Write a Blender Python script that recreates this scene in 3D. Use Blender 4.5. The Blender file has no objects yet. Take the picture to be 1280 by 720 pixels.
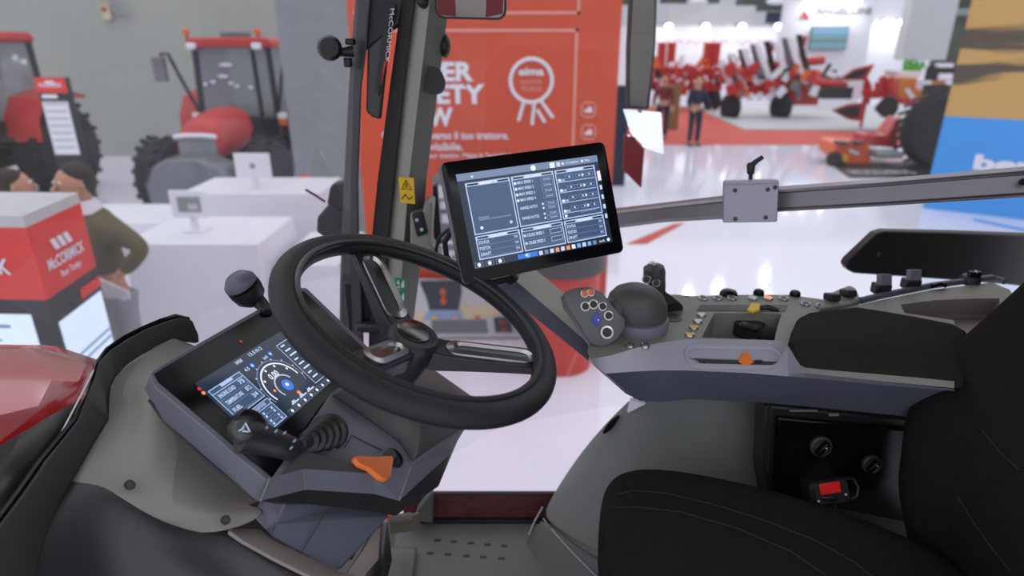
import bpy, bmesh, math, random
from mathutils import Vector as V, Matrix
random.seed(7)
S = bpy.context.scene
C = S.collection
# ------------------------------------------------------------------ camera
FPX, H, PITCH = 791.0, 2.5, math.atan(305/791)
cd = bpy.data.cameras.new('camera'); cam = bpy.data.objects.new('camera', cd); C.objects.link(cam)
cam.location = (0, 0, H); cam.rotation_euler = (math.pi/2-PITCH, 0, 0)
cd.sensor_width = 36; cd.lens = 36*FPX/1280; cd.clip_start = .02; cd.clip_end = 200
cd.dof.use_dof = True; cd.dof.focus_distance = .98; cd.dof.aperture_fstop = 2.8
S.camera = cam
# ------------------------------------------------------------------ world, lamps, exposure
S.view_settings.view_transform = 'Standard'; S.view_settings.look = 'None'
S.view_settings.gamma = 1; S.view_settings.use_curve_mapping = False
S.view_settings.exposure = 0.0
W = bpy.data.worlds.new('world'); S.world = W; W.use_nodes = True
nt = W.node_tree; bg = nt.nodes['Background']
geo = nt.nodes.new('ShaderNodeTexCoord'); sx = nt.nodes.new('ShaderNodeSeparateXYZ')
rp = nt.nodes.new('ShaderNodeValToRGB')
nt.links.new(geo.outputs['Generated'], sx.inputs[0]); nt.links.new(sx.outputs['Z'], rp.inputs[0])
nt.links.new(rp.outputs[0], bg.inputs[0])
rp.color_ramp.elements[0].position = 0.0; rp.color_ramp.elements[0].color = (.60, .61, .69, 1)
rp.color_ramp.elements[1].position = .6; rp.color_ramp.elements[1].color = (.93, .93, 1.0, 1)
bg.inputs[1].default_value = 1.22
def area(loc, size, power, rot=(0, 0, 0), col=(1, 1, 1), shape='DISK'):
    l = bpy.data.lights.new('hall_lamp', 'AREA'); l.shape = shape; l.size = size; l.energy = power; l.color = col
    o = bpy.data.objects.new('hall_lamp', l); C.objects.link(o); o.location = loc; o.rotation_euler = rot
    return o
for lx, ly in ((10.3, 27), (11.6, 24.5), (12.6, 29), (12.0, 25.6), (13.4, 27.5), (9.0, 30), (10.8, 31), (4.2, 34), (14, 33), (8.2, 26), (-7, 13), (-4, 9)):
    area((lx, ly, 9.5), .42, 34, col=(1, .99, 1))
area((2.6, -1.2, 5.2), 3.0, 60, (math.radians(-20), math.radians(28), 0), (.93, .95, 1.0))   # the hall lamps above the open cab door

# ------------------------------------------------------------------ pixel to place
CP = V((0, 0, H)); FW = V((0, math.cos(PITCH), -math.sin(PITCH))); UP = V((0, math.sin(PITCH), math.cos(PITCH)))
def ray(x, y): return FW+V((1, 0, 0))*((x-640)/FPX)+UP*((360-y)/FPX)
def at(x, y, Y): r = ray(x, y); return CP+r*(Y/r.y)
def az(x, y, z): r = ray(x, y); return CP+r*((z-H)/r.z)
class Fr:
    def __init__(s, o, r, u):
        s.o = V(o); s.r = V(r).normalized(); u = V(u); s.u = (u-s.r*u.dot(s.r)).normalized(); s.n = s.r.cross(s.u)
    def p(s, a, b, c=0): return s.o+s.r*a+s.u*b+s.n*c
    def px(s, x, y, c=0):
        r = ray(x, y); o = s.o+s.n*c; return CP+r*((o-CP).dot(s.n)/r.dot(s.n))
    def ab(s, x, y, c=0): q = s.px(x, y, c)-s.o; return q.dot(s.r), q.dot(s.u)
    def M(s): return Matrix((s.r, s.u, s.n)).transposed()
# ------------------------------------------------------------------ materials
def mat(name, col, rough=.5, metal=0, emit=None, es=1, noise=0, nscale=8, bump=0, bscale=300, spec=None, coat=0, trans=0):
    m = bpy.data.materials.new(name); m.use_nodes = True; t = m.node_tree; b = t.nodes['Principled BSDF']
    c = (*col, 1); b.inputs['Base Color'].default_value = c
    b.inputs['Roughness'].default_value = rough; b.inputs['Metallic'].default_value = metal
    if spec is not None: b.inputs['Specular IOR Level'].default_value = spec
    if coat: b.inputs['Coat Weight'].default_value = coat; b.inputs['Coat Roughness'].default_value = .08
    if trans: b.inputs['Transmission Weight'].default_value = trans
    if emit: b.inputs['Emission Color'].default_value = (*emit, 1); b.inputs['Emission Strength'].default_value = es
    tc = t.nodes.new('ShaderNodeTexCoord')
    n = t.nodes.new('ShaderNodeTexNoise'); n.inputs['Scale'].default_value = nscale; n.inputs['Detail'].default_value = 4
    t.links.new(tc.outputs['Object'], n.inputs['Vector'])
    k = noise or .06
    r = t.nodes.new('ShaderNodeValToRGB')
    r.color_ramp.elements[0].position = .3; r.color_ramp.elements[1].position = .7
    r.color_ramp.elements[0].color = (*[max(0, v*(1-k)) for v in col], 1); r.color_ramp.elements[1].color = (*[min(1, v*(1+k)) for v in col], 1)
    t.links.new(n.outputs['Fac'], r.inputs[0]); t.links.new(r.outputs[0], b.inputs['Base Color'])
    if bump:
        n2 = t.nodes.new('ShaderNodeTexNoise'); n2.inputs['Scale'].default_value = bscale
        t.links.new(tc.outputs['Object'], n2.inputs['Vector'])
        bp = t.nodes.new('ShaderNodeBump'); bp.inputs['Strength'].default_value = bump; bp.inputs['Distance'].default_value = .001
        t.links.new(n2.outputs['Fac'], bp.inputs['Height']); t.links.new(bp.outputs[0], b.inputs['Normal'])
    return m
def glassmat(name, tint, diff, gloss=.05):
    m = bpy.data.materials.new(name); m.use_nodes = True; t = m.node_tree; t.nodes.clear()
    o = t.nodes.new('ShaderNodeOutputMaterial'); tr = t.nodes.new('ShaderNodeBsdfTransparent'); tr.inputs[0].default_value = (*tint, 1)
    df = t.nodes.new('ShaderNodeBsdfDiffuse'); df.inputs[0].default_value = (.78, .80, .88, 1)
    gl = t.nodes.new('ShaderNodeBsdfGlossy'); gl.inputs['Roughness'].default_value = .02
    a = t.nodes.new('ShaderNodeMixShader'); a.inputs[0].default_value = diff
    b = t.nodes.new('ShaderNodeMixShader'); b.inputs[0].default_value = gloss
    t.links.new(tr.outputs[0], a.inputs[1]); t.links.new(df.outputs[0], a.inputs[2])
    t.links.new(a.outputs[0], b.inputs[1]); t.links.new(gl.outputs[0], b.inputs[2]); t.links.new(b.outputs[0], o.inputs[0])
    return m
M = {}
def mk(k, *a, **kw): M[k] = mat(k, *a, **kw)
mk('floor', (.80, .79, .90), .075, noise=.015, nscale=.5)
mk('carpet', (.56, .10, .075), .95, bump=.4, bscale=200)
mk('platform', (.50, .51, .52), .6, noise=.05)
mk('partition', (.26, .29, .30), .7)
mk('hallwall', (.37, .385, .345), .8, noise=.05, nscale=.4)
mk('darkhall', (.09, .10, .08), .9, noise=.4, nscale=.6)
mk('white', (.80, .80, .87), .4, noise=.02)
mk('offwhite', (.55, .56, .57), .5)
mk('grey', (.27, .29, .30), .5)
mk('midgrey', (.16, .17, .18), .5)
mk('orange_wall', (.62, .085, .035), .55, noise=.04, nscale=1)
mk('orange_line', (.80, .33, .26), .6)
mk('redpaint', (.50, .014, .012), .3, coat=.5)
mk('redbg', (.50, .03, .025), .45)
mk('darkred', (.16, .008, .008), .4)
mk('orangepaint', (.75, .13, .03), .4)
mk('signred', (.72, .03, .015), .5)
mk('black', (.012, .012, .013), .45)
mk('rubber', (.014, .014, .015), .7, bump=.2)
mk('blackgloss', (.004, .004, .005), .15, spec=.25)
mk('tyre', (.018, .018, .019), .85, bump=.5, bscale=60)
mk('hood', (.42, .008, .010), .16, coat=1.0, noise=.03)
mk('pl_light', (.21, .207, .18), .5, bump=.15)      # light grey-olive plastic
mk('pl_mid', (.15, .155, .185), .42, bump=.15)
mk('pl_blue', (.10, .108, .14), .45, bump=.15)
mk('pl_dark', (.062, .062, .060), .5, bump=.2)
mk('pl_cover', (.030, .030, .033), .5, bump=.2)
mk('fender', (.20, .215, .205), .42, bump=.15)
mk('fender_low', (.11, .115, .112), .5, bump=.2)
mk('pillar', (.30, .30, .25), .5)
mk('pillar_side', (.12, .115, .09), .5)  # darker copy of the pillar colour, shade of its side put in
mk('grip', (.013, .013, .015), .42, bump=.9, bscale=700, spec=.35)
mk('wheelblack', (.017, .017, .019), .4)
mk('silver', (.50, .49, .47), .28, metal=1)
mk('darksilver', (.20, .19, .175), .25, metal=1)
mk('rail', (.21, .195, .21), .35, metal=.75)
mk('alu', (.34, .335, .38), .38, metal=.8, noise=.03)
mk('fabric', (.0140, .0122, .0120), .95, bump=.8, bscale=900, noise=.12, nscale=90, spec=.15)
mk('fabric2', (.022, .0195, .017), .95, bump=.8, bscale=900, noise=.12, nscale=90, spec=.15)
mk('seam', (.022, .018, .017), .9)
mk('orangeplastic', (.80, .17, .02), .3)
mk('yellow', (.80, .50, .02), .5)
mk('green', (.02, .30, .13), .5)
mk('leaf', (.08, .35, .02), .7, noise=.4, nscale=30)
mk('tan', (.24, .21, .19), .5, bump=.2)
mk('maroon', (.11, .030, .032), .45, noise=.3, nscale=40)
mk('maroon_line', (.11, .05, .05), .6)
mk('sky_blue', (.05, .33, .82), .5, noise=.05, nscale=.5)
mk('lens', (.7, .7, .72), .2)
mk('skin', (.52, .27, .18), .6)
mk('hair', (.03, .022, .018), .8)
mk('blond', (.40, .28, .13), .8)
mk('sweater', (.105, .088, .035), .9, bump=.5, bscale=150)
mk('trousers', (.30, .31, .34), .9)
mk('navy', (.02, .025, .05), .8)
mk('cardboard', (.25, .14, .07), .8)
mk('redplastic', (.65, .015, .015), .3, emit=(.65, .01, .01), es=.12)
mk('lamp', (1, 1, 1), .5, emit=(1, 1, 1), es=9)
mk('led', (.7, .75, .9), .4, emit=(.75, .82, 1), es=.9)
mk('scr_bg', (.01, .012, .02), .15, emit=(.012, .022, .045), es=1)
mk('scr_panel', (.02, .03, .05), .15, emit=(.045, .085, .17), es=1)
mk('scr_line', (.1, .1, .1), .3, emit=(.42, .55, .85), es=1)
mk('scr_text', (.1, .1, .1), .3, emit=(.55, .68, .95), es=1)
mk('scr_dim', (.05, .06, .08), .3, emit=(.16, .22, .36), es=1)
mk('scr_white', (.1, .1, .1), .3, emit=(.85, .90, 1.0), es=1)
mk('scr_blue', (.02, .05, .1), .3, emit=(.03, .18, .75), es=1)
mk('scr_cyan', (.02, .05, .1), .3, emit=(.15, .45, .85), es=1)
mk('scr_orange', (.1, .05, .02), .3, emit=(.9, .30, .12), es=1)
mk('scr_red', (.1, .02, .02), .3, emit=(.55, .02, .02), es=1)
mk('btn_red', (.2, .02, .02), .3, emit=(1.0, .25, .15), es=1.2)
mk('kiosk_screen', (.3, .35, .4), .2, emit=(.62, .74, .95), es=.9)
mk('kiosk_text', (.05, .1, .15), .3, emit=(.10, .20, .32), es=.9)
mk('tv', (.1, .15, .2), .2, emit=(.10, .22, .26), es=.9)
mk('tv_sky', (.1, .15, .2), .2, emit=(.15, .33, .52), es=.9)
mk('tv_dark', (.05, .06, .05), .2, emit=(.08, .16, .18), es=.9)
mk('mirror', (.20, .18, .16), .15, metal=1)
M['glass'] = glassmat('windscreen glass', (.99, .995, .995), .035, .02)  # milky diffuse share imitates the haze of reflections on the glass
M['glass_side'] = glassmat('side glass', (.97, .98, .98), .012, .012)
M['glass_dark'] = glassmat('tinted glass', (.45, .5, .5), .2, .05)
# sandy banner print: ochre ground with dark bands
m = mat('sand', (.62, .38, .10), .7); t = m.node_tree; b = t.nodes['Principled BSDF']
tc = t.nodes.new('ShaderNodeTexCoord'); mp = t.nodes.new('ShaderNodeMapping'); mp.inputs['Scale'].default_value = (.22, .22, 2.6)
ns = t.nodes.new('ShaderNodeTexNoise'); ns.inputs['Scale'].default_value = .75; ns.inputs['Detail'].default_value = 5; ns.inputs['Distortion'].default_value = .6
r = t.nodes.new('ShaderNodeValToRGB'); e = r.color_ramp.elements
e[0].position = .40; e[0].color = (.10, .075, .05, 1); e[1].position = .455; e[1].color = (.60, .36, .11, 1)
t.links.new(tc.outputs['Object'], mp.inputs[0]); t.links.new(mp.outputs[0], ns.inputs['Vector']); t.links.new(ns.outputs['Fac'], r.inputs[0]); t.links.new(r.outputs[0], b.inputs['Base Color'])
M['sand'] = m

# ------------------------------------------------------------------ mesh builder
_dg = None
class MB:
    def __init__(s, m=None): s.v = []; s.f = []; s.fm = []; s.ms = []; s.m = m
    def mi(s, m):
        m = m or s.m
        if m not in s.ms: s.ms.append(m)
        return s.ms.index(m)
    def add(s, vs, fs, m=None):
        k = len(s.v); i = s.mi(m); s.v += [V(q) for q in vs]
        for f in fs: s.f.append([a+k for a in f]); s.fm.append(i)
        return s
    def box(s, c, d, m=None, R=None):
        c = V(c); R = R or Matrix.Identity(3)
        vs = [c+R@V((x*d[0]/2, y*d[1]/2, z*d[2]/2)) for x in (-1, 1) for y in (-1, 1) for z in (-1, 1)]
        return s.add(vs, [(0, 1, 3, 2), (4, 6, 7, 5), (0, 4, 5, 1), (2, 3, 7, 6), (0, 2, 6, 4), (1, 5, 7, 3)], m)
    def prism(s, poly, vec, m=None):
        poly = [V(q) for q in poly]; vec = V(vec); n = len(poly)
        return s.add(poly+[q+vec for q in poly], [tuple(range(n)), tuple(range(2*n-1, n-1, -1))]+[(i, (i+1) % n, n+(i+1) % n, n+i) for i in range(n)], m)
    def loft(s, rings, m=None, cap=True, closed=True):
        n = len(rings[0]); vs = [q for r_ in rings for q in r_]; fs = []
        for k in range(len(rings)-1):
            for i in range(n if closed else n-1): fs.append((k*n+i, k*n+(i+1) % n, (k+1)*n+(i+1) % n, (k+1)*n+i))
        if cap and closed: fs += [tuple(range(n-1, -1, -1)), tuple(range((len(rings)-1)*n, len(rings)*n))]
        return s.add(vs, fs, m)
    def lathe(s, o, ax, prof, m=None, n=24, ref=None):
        o = V(o); ax = V(ax).normalized(); a = V(ref) if ref else (V((1, 0, 0)) if abs(ax.x) < .8 else V((0, 1, 0)))
        a = (a-ax*a.dot(ax)).normalized(); b_ = ax.cross(a)
        return s.loft([[o+ax*h+(a*math.cos(t_)+b_*math.sin(t_))*max(r_, 1e-5) for t_ in [2*math.pi*i/n for i in range(n)]] for r_, h in prof], m)
    def cyl(s, p0, p1, r0, r1=None, m=None, n=16): return s.lathe(p0, V(p1)-V(p0), [(r0, 0), (r0 if r1 is None else r1, (V(p1)-V(p0)).length)], m, n)
    def tube(s, pts, r_, m=None, n=10, closed=False):
        pts = [V(q) for q in pts]; N = len(pts); rr = r_ if isinstance(r_, (list, tuple)) else [r_]*N; rings = []; ref = None
        for i, q in enumerate(pts):
            d = (pts[(i+1) % N]-pts[i-1]) if closed else (pts[min(i+1, N-1)]-pts[max(i-1, 0)])
            d.normalize()
            if ref is None: ref = V((0, 0, 1)) if abs(d.z) < .9 else V((1, 0, 0))
            a = (ref-d*ref.dot(d)).normalized(); ref = a; b_ = d.cross(a)
            rings.append([q+(a*math.cos(2*math.pi*k/n)+b_*math.sin(2*math.pi*k/n))*rr[i] for k in range(n)])
        if closed: rings.append(rings[0]); return s.loft(rings, m, cap=False)
        return s.loft(rings, m)
    def ball(s, c, rad, m=None, R=None, n=16, k=10):
        c = V(c); R = R or Matrix.Identity(3); rad = (rad,)*3 if not isinstance(rad, (tuple, list)) else rad
        return s.loft([[c+R@V((rad[0]*math.cos(2*math.pi*i/n)*max(math.sin(math.pi*j/k), 1e-4), rad[1]*math.sin(2*math.pi*i/n)*max(math.sin(math.pi*j/k), 1e-4), rad[2]*math.cos(math.pi*j/k))) for i in range(n)] for j in range(k+1)], m)
    def holed(s, outer, inner, vec, m=None, mi=None):
        n = len(outer); outer = [V(q) for q in outer]; inner = [V(q) for q in inner]; low = [q+V(vec) for q in inner]
        s.add(outer+inner, [(i, (i+1) % n, n+(i+1) % n, n+i) for i in range(n)], m)
        return s.add(inner+low, [(i, (i+1) % n, n+(i+1) % n, n+i) for i in range(n)]+[tuple(range(n, 2*n))], mi or m)
    def text(s, body, o, r_, u, w, h, m=None, ext=.001, bold=0):
        c = bpy.data.curves.new('t', 'FONT'); c.body = body; c.size = 1; c.resolution_u = 3; c.offset = bold
        ob = bpy.data.objects.new('t', c); C.objects.link(ob); bpy.context.view_layer.update()
        me = bpy.data.meshes.new_from_object(ob.evaluated_get(bpy.context.evaluated_depsgraph_get()))
        xs = [v.co.x for v in me.vertices]; ys = [v.co.y for v in me.vertices]
        x0, x1, y0, y1 = min(xs), max(xs), min(ys), max(ys); o = V(o); r_ = V(r_).normalized(); u = V(u).normalized(); n = r_.cross(u)
        s.add([o+r_*((v.co.x-x0)/(x1-x0)*w)+u*((v.co.y-y0)/(y1-y0)*h)+n*ext for v in me.vertices], [tuple(p.vertices) for p in me.polygons], m)
        bpy.data.objects.remove(ob); bpy.data.curves.remove(c); bpy.data.meshes.remove(me)
        return s
    def build(s, name, parent=None, origin=None, bevel=0, seg=2, smooth=True, sub=0, solid=0, ang=40, fix=True):
        me = bpy.data.meshes.new(name); o = bpy.data.objects.new(name, me); C.objects.link(o)
        if parent is not None: off = wloc(parent); o.parent = parent
        else:
            if origin is None:
                xs = [q.x for q in s.v]; ys = [q.y for q in s.v]; origin = V(((min(xs)+max(xs))/2, (min(ys)+max(ys))/2, min(q.z for q in s.v)))
            off = V(origin); o.location = off
        me.from_pydata([q-off for q in s.v], [], s.f)
        for m_ in s.ms: me.materials.append(M[m_])
        for p, i in zip(me.polygons, s.fm): p.material_index = i
        if fix:
            bm = bmesh.new(); bm.from_mesh(me); bmesh.ops.remove_doubles(bm, verts=bm.verts, dist=1e-6)
            bmesh.ops.recalc_face_normals(bm, faces=bm.faces); bm.to_mesh(me); bm.free()
        if smooth:
            for p in me.polygons: p.use_smooth = True
            try: me.set_sharp_from_angle(angle=math.radians(ang))
            except Exception: pass
        if solid: a = o.modifiers.new('s', 'SOLIDIFY'); a.thickness = abs(solid); a.offset = 1 if solid > 0 else -1
        if bevel: a = o.modifiers.new('b', 'BEVEL'); a.width = bevel; a.segments = seg; a.limit_method = 'ANGLE'; a.angle_limit = math.radians(30); a.harden_normals = False
        if sub: a = o.modifiers.new('d', 'SUBSURF'); a.levels = sub; a.render_levels = sub
        return o
def wloc(o):
    l = V(o.location)
    while o.parent: o = o.parent; l += V(o.location)
    return l
def tag(o, label, cat, group=None, kind=None):
    o['label'] = label; o['category'] = cat
    if group: o['group'] = group
    if kind: o['kind'] = kind
    return o
def thing(name, label, cat, loc, group=None):
    o = bpy.data.objects.new(name, None); C.objects.link(o); o.location = V(loc); o.empty_display_size = .05
    return tag(o, label, cat, group)
def struct(o, label=None):
    o['kind'] = 'structure'
    if label: o['label'] = label
    return o
def sub(o, label): o['label'] = label; return o
def sheet(rows, m):
    b_ = MB(m); n = len(rows[0]); vs = [at(*q) for r_ in rows for q in r_]
    b_.add(vs, [(k*n+i, k*n+i+1, (k+1)*n+i+1, (k+1)*n+i) for k in range(len(rows)-1) for i in range(n-1)])
    return b_
def copytree(o, loc, label=None, parent=None):
    c = o.copy(); C.objects.link(c)
    if parent is not None: c.parent = parent
    else:
        c.location = loc
        if label: c['label'] = label
    for ch in list(o.children): copytree(ch, None, None, c)
    return c
def G(x, y, Y): q = at(x, y, Y); q.z = 0; return q

# ================================================================== SETTING: the hall
struct(MB('floor').box((2, 18, -.05), (60, 60, .1)).build('floor', smooth=False), 'glossy white hall floor')
struct(MB('hallwall').box((-19.4, 15.4, 4.5), (29.2, .3, 9)).build('wall_left', smooth=False), 'grey green hall wall behind the red tractor')
b_ = MB('darkhall'); b_.box((10, 38, 4.5), (40, .3, 9), 'offwhite')
struct(b_.build('wall_back', smooth=False), 'far end wall of the hall')
struct(MB('hallwall').box((31, 18, 4.5), (.3, 40, 9)).build('wall_right', smooth=False), 'right side wall of the hall')

# ================================================================== THE CAB
ZF = H-1.15                                   # cab floor
# floor of the cab and the rubber mat on it
cf = MB('pl_dark'); cf.box((.1, .72, ZF-.03), (1.9, 1.2, .05))
tag(cf.build('cab_floor', bevel=.004), 'dark floor plate of the tractor cab under the mat', 'floor')
mt = thing('floor_mat', 'grey rubber floor mat with two rows of small slots in the cab', 'mat', (0, 1.0, ZF))
b_ = MB('fender_low'); b_.box((.02, .86, ZF+.003), (.62, .86, .016))
b_.build('mat_sheet', mt, bevel=.004)
b_ = MB('black')
for row, (y0, y1, xs) in enumerate(((675.5, 682.5, (547, 567.5, 588.5, 609.5, 630.5)), (691.5, 698, (538, 560, 583, 604, 627)))):
    for k, x in enumerate(xs):
        q = az(x, y0+(y1-y0)*k/4, ZF+.011); MB('black').box(q, (.016, .006, .003)).build('slot', mt)
b_ = MB('fender_low'); q = az(500, 705, ZF+.02); b_.box(q+V((-.02, -.02, 0)), (.11, .13, .02)); b_.build('raised_corner', mt, bevel=.006)
# sill below the right-hand door glass
sl = thing('door_sill', 'dark maroon sill strip under the right door glass', 'sill', (0, 1.32, ZF))
b_ = MB('maroon'); b_.box((.05, 1.316, ZF+.0425), (.66, .012, .085)); b_.build('sill_panel', sl, bevel=.002)
b_ = MB('black'); b_.box((.05, 1.314, ZF+.085), (.66, .012, .005)).box((.05, 1.305, ZF+.006), (.66, .02, .012)); b_.build('rubber_edge', sl, bevel=.003)
b_ = MB('maroon_line')
for k in range(4):
    for j in range(3): b_.box((-.16+k*.1+random.uniform(-.02, .02), 1.309, ZF+.03+j*.022), (random.uniform(.03, .09), .002, .003))
b_.build('scuff_line', sl)

# right front pillar of the cab
pl = thing('cab_pillar', 'olive grey cab pillar with warning stickers beside the orange wall', 'pillar', at(500, 420, 1.33))
def quadring(y, xl, xm, xr, Yl, Ym, Yr, back=.05):
    a, b2, c2 = at(xl, y, Yl), at(xm, y, Ym), at(xr, y, Yr)
    return [a, b2, c2, c2+V((-.02, back, 0)), a+V((.0, back, 0))]
rows = [(-60, 521, 541, 571), (0, 517.5, 537.5, 562), (110, 504, 524.5, 547.5), (225, 492.5, 511, 533), (300, 485, 505, 528), (345, 482, 502, 524), (415, 479, 498, 515), (470, 477, 494, 510)]
b_ = MB('pillar')
R5 = [quadring(y, a, b2, c2, 1.33, 1.30, 1.36) for y, a, b2, c2 in rows]
b_.loft(R5)
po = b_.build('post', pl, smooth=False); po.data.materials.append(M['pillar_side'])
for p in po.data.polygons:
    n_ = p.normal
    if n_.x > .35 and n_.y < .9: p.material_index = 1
b_ = MB('rubber')
b_.loft([[at(a, y, 1.34), at(b2, y, 1.315), at(b2, y, 1.37), at(a, y, 1.39)] for y, a, b2 in ((-60, 508, 523), (0, 502, 518.5), (110, 487, 505), (225, 472, 493), (300, 464.5, 486), (345, 462, 483), (420, 461, 480), (470, 461, 478))])
b_.build('door_seal', pl, bevel=.004)
b_ = MB('pillar'); b_.prism([at(531, 250, 1.30), at(527, 268, 1.30), at(512, 266, 1.30), at(512, 330, 1.30), at(552, 345, 1.30), at(549, 318, 1.30), at(538, 304, 1.30), at(541, 252, 1.30)], (0, .06, 0)); b_.build('bracket', pl, bevel=.006)
sw = MB('black').prism([at(514, 268, 1.293), at(528, 265, 1.293), at(535, 292, 1.293), at(521, 297, 1.293)], (0, .012, 0)).build('switch', pl, bevel=.004)
MB('scr_dim').box(at(521, 275, 1.291), (.006, .002, .006)).box(at(527, 287, 1.291), (.006, .002, .006)).build('symbol', sw)
st = Fr(at(509, 238, 1.297), (1, -.30, 0), (-.08, 0, 1))
b_ = MB('yellow'); a, b2 = .0165, .027
b_.prism([st.p(-a, -b2, .0), st.p(a, -b2, .0), st.p(a, b2, .0), st.p(-a, b2, .0)], st.n*.002)
b_.tube([st.p(-.011, .003, .003), st.p(.011, .003, .003), st.p(0, .022, .003)], .0012, 'black', 6, True)
b_.box(st.p(0, .011, .003), (.002, .002, .009), 'black').tube([st.p(-.012, -.018, .003), st.p(-.004, -.008, .003), st.p(.004, -.018, .003), st.p(.012, -.012, .003)], .0012, 'black', 6)
sub(b_.build('sticker', pl), 'yellow warning sticker with a black triangle')
for yy in (354, 370):
    st = Fr(at(501, yy, 1.292), (1, -.25, 0), (-.08, 0, 1))
    b_ = MB('green'); a = .0125
    b_.prism([st.p(-a, -a), st.p(a, -a), st.p(a, a), st.p(-a, a)], st.n*.002)
    b_.prism([st.p(-.009, .0, .002), st.p(-.002, -.002, .002), st.p(-.004, .009, .002)], st.n*.001, 'white').prism([st.p(.001, -.009, .002), st.p(.009, -.009, .002), st.p(.009, .009, .002), st.p(.004, .004, .002)], st.n*.001, 'white').prism([st.p(-.01, -.01, .002), st.p(-.003, -.01, .002), st.p(-.001, -.004, .002)], st.n*.001, 'white')
    sub(b_.build('sticker', pl), 'green and white emergency exit sticker')
b_ = MB('black'); b_.ball(at(546, 104, 1.34), (.018, .02, .022)); b_.cyl(at(539, 100, 1.32), at(541, 102, 1.36), .026, .022, n=20)
b_.build('knob', pl)
MB('black').ball(at(556, 57, 1.37), (.012, .02, .024)).build('knob', pl)
MB('black').ball(at(530, 2, 1.31), (.013, .015, .013)).build('bolt_cap', pl)
b_ = MB('black'); b_.prism([at(541, 233, 1.36), at(546, 232, 1.36), at(552, 305, 1.36), at(543, 305, 1.36)], (0, .02, 0)); b_.build('edge_strip', pl)

# dark outer strut with the door frame and a lettered strip
stt = thing('windscreen_strut', 'dark curved strut at the right end of the windscreen', 'strut', at(440, 410, 1.36))
b_ = MB('pl_cover')
b_.loft([[at(a, y, 1.36), at(b2, y, 1.33), at(b2, y, 1.39), at(a, y, 1.42)] for y, a, b2 in ((-60, 449, 470), (0, 444, 463), (64, 439, 458), (110, 436, 452), (225, 430, 448), (300, 427, 449), (350, 425, 452), (470, 424, 456))])
b_.build('strut_post', stt, bevel=.006)
b_ = MB('black'); b_.prism([at(455, -60, 1.345), at(512, -60, 1.345), at(505, 0, 1.345), at(500, 30, 1.345), at(478, 46, 1.345), at(452, 66, 1.345)], (0, .03, 0)); b_.build('corner_panel', stt, bevel=.003)
b_ = MB('pl_dark'); b_.prism([at(x, y, 1.34) for x, y in ((459, 60), (481, 42), (487, 40), (475, 150), (464, 146), (457, 139))], (0, .02, 0)); b_.build('cover_plate', stt, bevel=.005)
ls = Fr(at(487, 14, 1.325), at(479, 70, 1.325)-at(487, 14, 1.325), (1, 0, .1))
b_ = MB('black'); b_.prism([at(482, 6, 1.33), at(494, 6, 1.33), at(482, 78, 1.33), at(473, 120, 1.33), at(470, 110, 1.33)], (0, .012, 0))
b_.text('McCORMICK', at(488, 11, 1.326), at(482, 72, 1.326)-at(488, 11, 1.326), (1, 0, .1), .10, .0085, 'white')
b_.prism([at(480, 77, 1.325), at(483, 77, 1.325), at(476, 108, 1.325)], (0, .004, 0), 'signred')
b_.build('letter_strip', stt)
b_ = MB('black'); b_.box(at(460, 382, 1.36), (.10, .03, .13)); b_.box(at(470, 408, 1.33), (.09, .03, .02), 'pl_cover'); b_.build('corner_bracket', stt, bevel=.006)
kb = thing('round_mount', 'black round suction mount on a short arm by the windscreen strut', 'mount', at(440, 65, 1.34))
b_ = MB('black'); b_.lathe(at(412, 60, 1.31), (.15, -1, .1), [(0, .012), (.018, .011), (.0235, .003), (.0235, -.006), (.016, -.014), (0, -.016)]); b_.build('disc', kb)
MB('black').tube([at(414, 61, 1.325), at(428, 65, 1.33), at(442, 64, 1.335)], [.010, .009, .011]).build('arm', kb)
MB('black').box(at(438, 52, 1.335), (.018, .02, .012)).build('clip', kb, bevel=.003)
MB('black').box(at(435, 78, 1.335), (.014, .02, .018)).build('clip', kb, bevel=.003)
mc = thing('camera_bracket', 'black angular bracket outside the windscreen behind the steering wheel', 'bracket', at(410, 300, 1.55))
MB('black').prism([at(x, y, 1.52) for x, y in ((412, 234), (417, 229), (430, 228), (432, 262), (422, 266), (408, 256))], (0, .04, 0)).build('housing', mc, bevel=.006)
MB('pl_cover').prism([at(x, y, 1.54) for x, y in ((396, 272), (410, 256), (432, 262), (432, 312), (424, 312), (395, 290))], (0, .03, 0)).build('plate', mc, bevel=.006)
MB('black').tube([at(428, 285, 1.56), at(440, 290, 1.40)], .012).build('arm', mc)
MB('black').tube([at(382, 237, 1.55), at(394, 244, 1.55), at(406, 252, 1.54)], .003).build('cable', mc)

# windscreen glass and right side glass
ws = [(-.55, .25), (-.61, .45), (-.635, .65), (-.635, .82), (-.60, 1.0), (-.53, 1.15), (-.44, 1.27), (-.345, 1.36)]
def wsz(x, y): return H-.46-.06*max(0, y-1.0)
b_ = MB('glass')
b_.add([V((x+k*.10, y, wsz(x, y)+(1.0)*k)) for k in (0, .5, 1) for x, y in ws], [(k*8+i, k*8+i+1, (k+1)*8+i+1, (k+1)*8+i) for k in range(2) for i in range(7)])
o = b_.build('windscreen', solid=.004); tag(o, 'curved hazy windscreen glass in front of the dashboard', 'windscreen')
b_ = MB('glass_side')
b_.add([at(516, -60, 1.37), at(516, 440, 1.37), at(1500, 440, 1.62), at(1500, -60, 1.62)], [(0, 1, 2, 3)])
zt = H+.75
b_ = MB('glass_side'); pA, pB = V((-.21, 1.38, 0)), V((1.35, 1.62, 0))
b_.add([V((x, y, z)) for z in (ZF+.1, zt) for x, y in ((-.20, 1.42), (-.02, 1.60), (.3, 1.70), (1.6, 1.76))], [(k, k+1, k+5, k+4) for k in range(3)])
o = b_.build('side_window', solid=.004); tag(o, 'clear glass of the right side of the cab', 'window')
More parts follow.
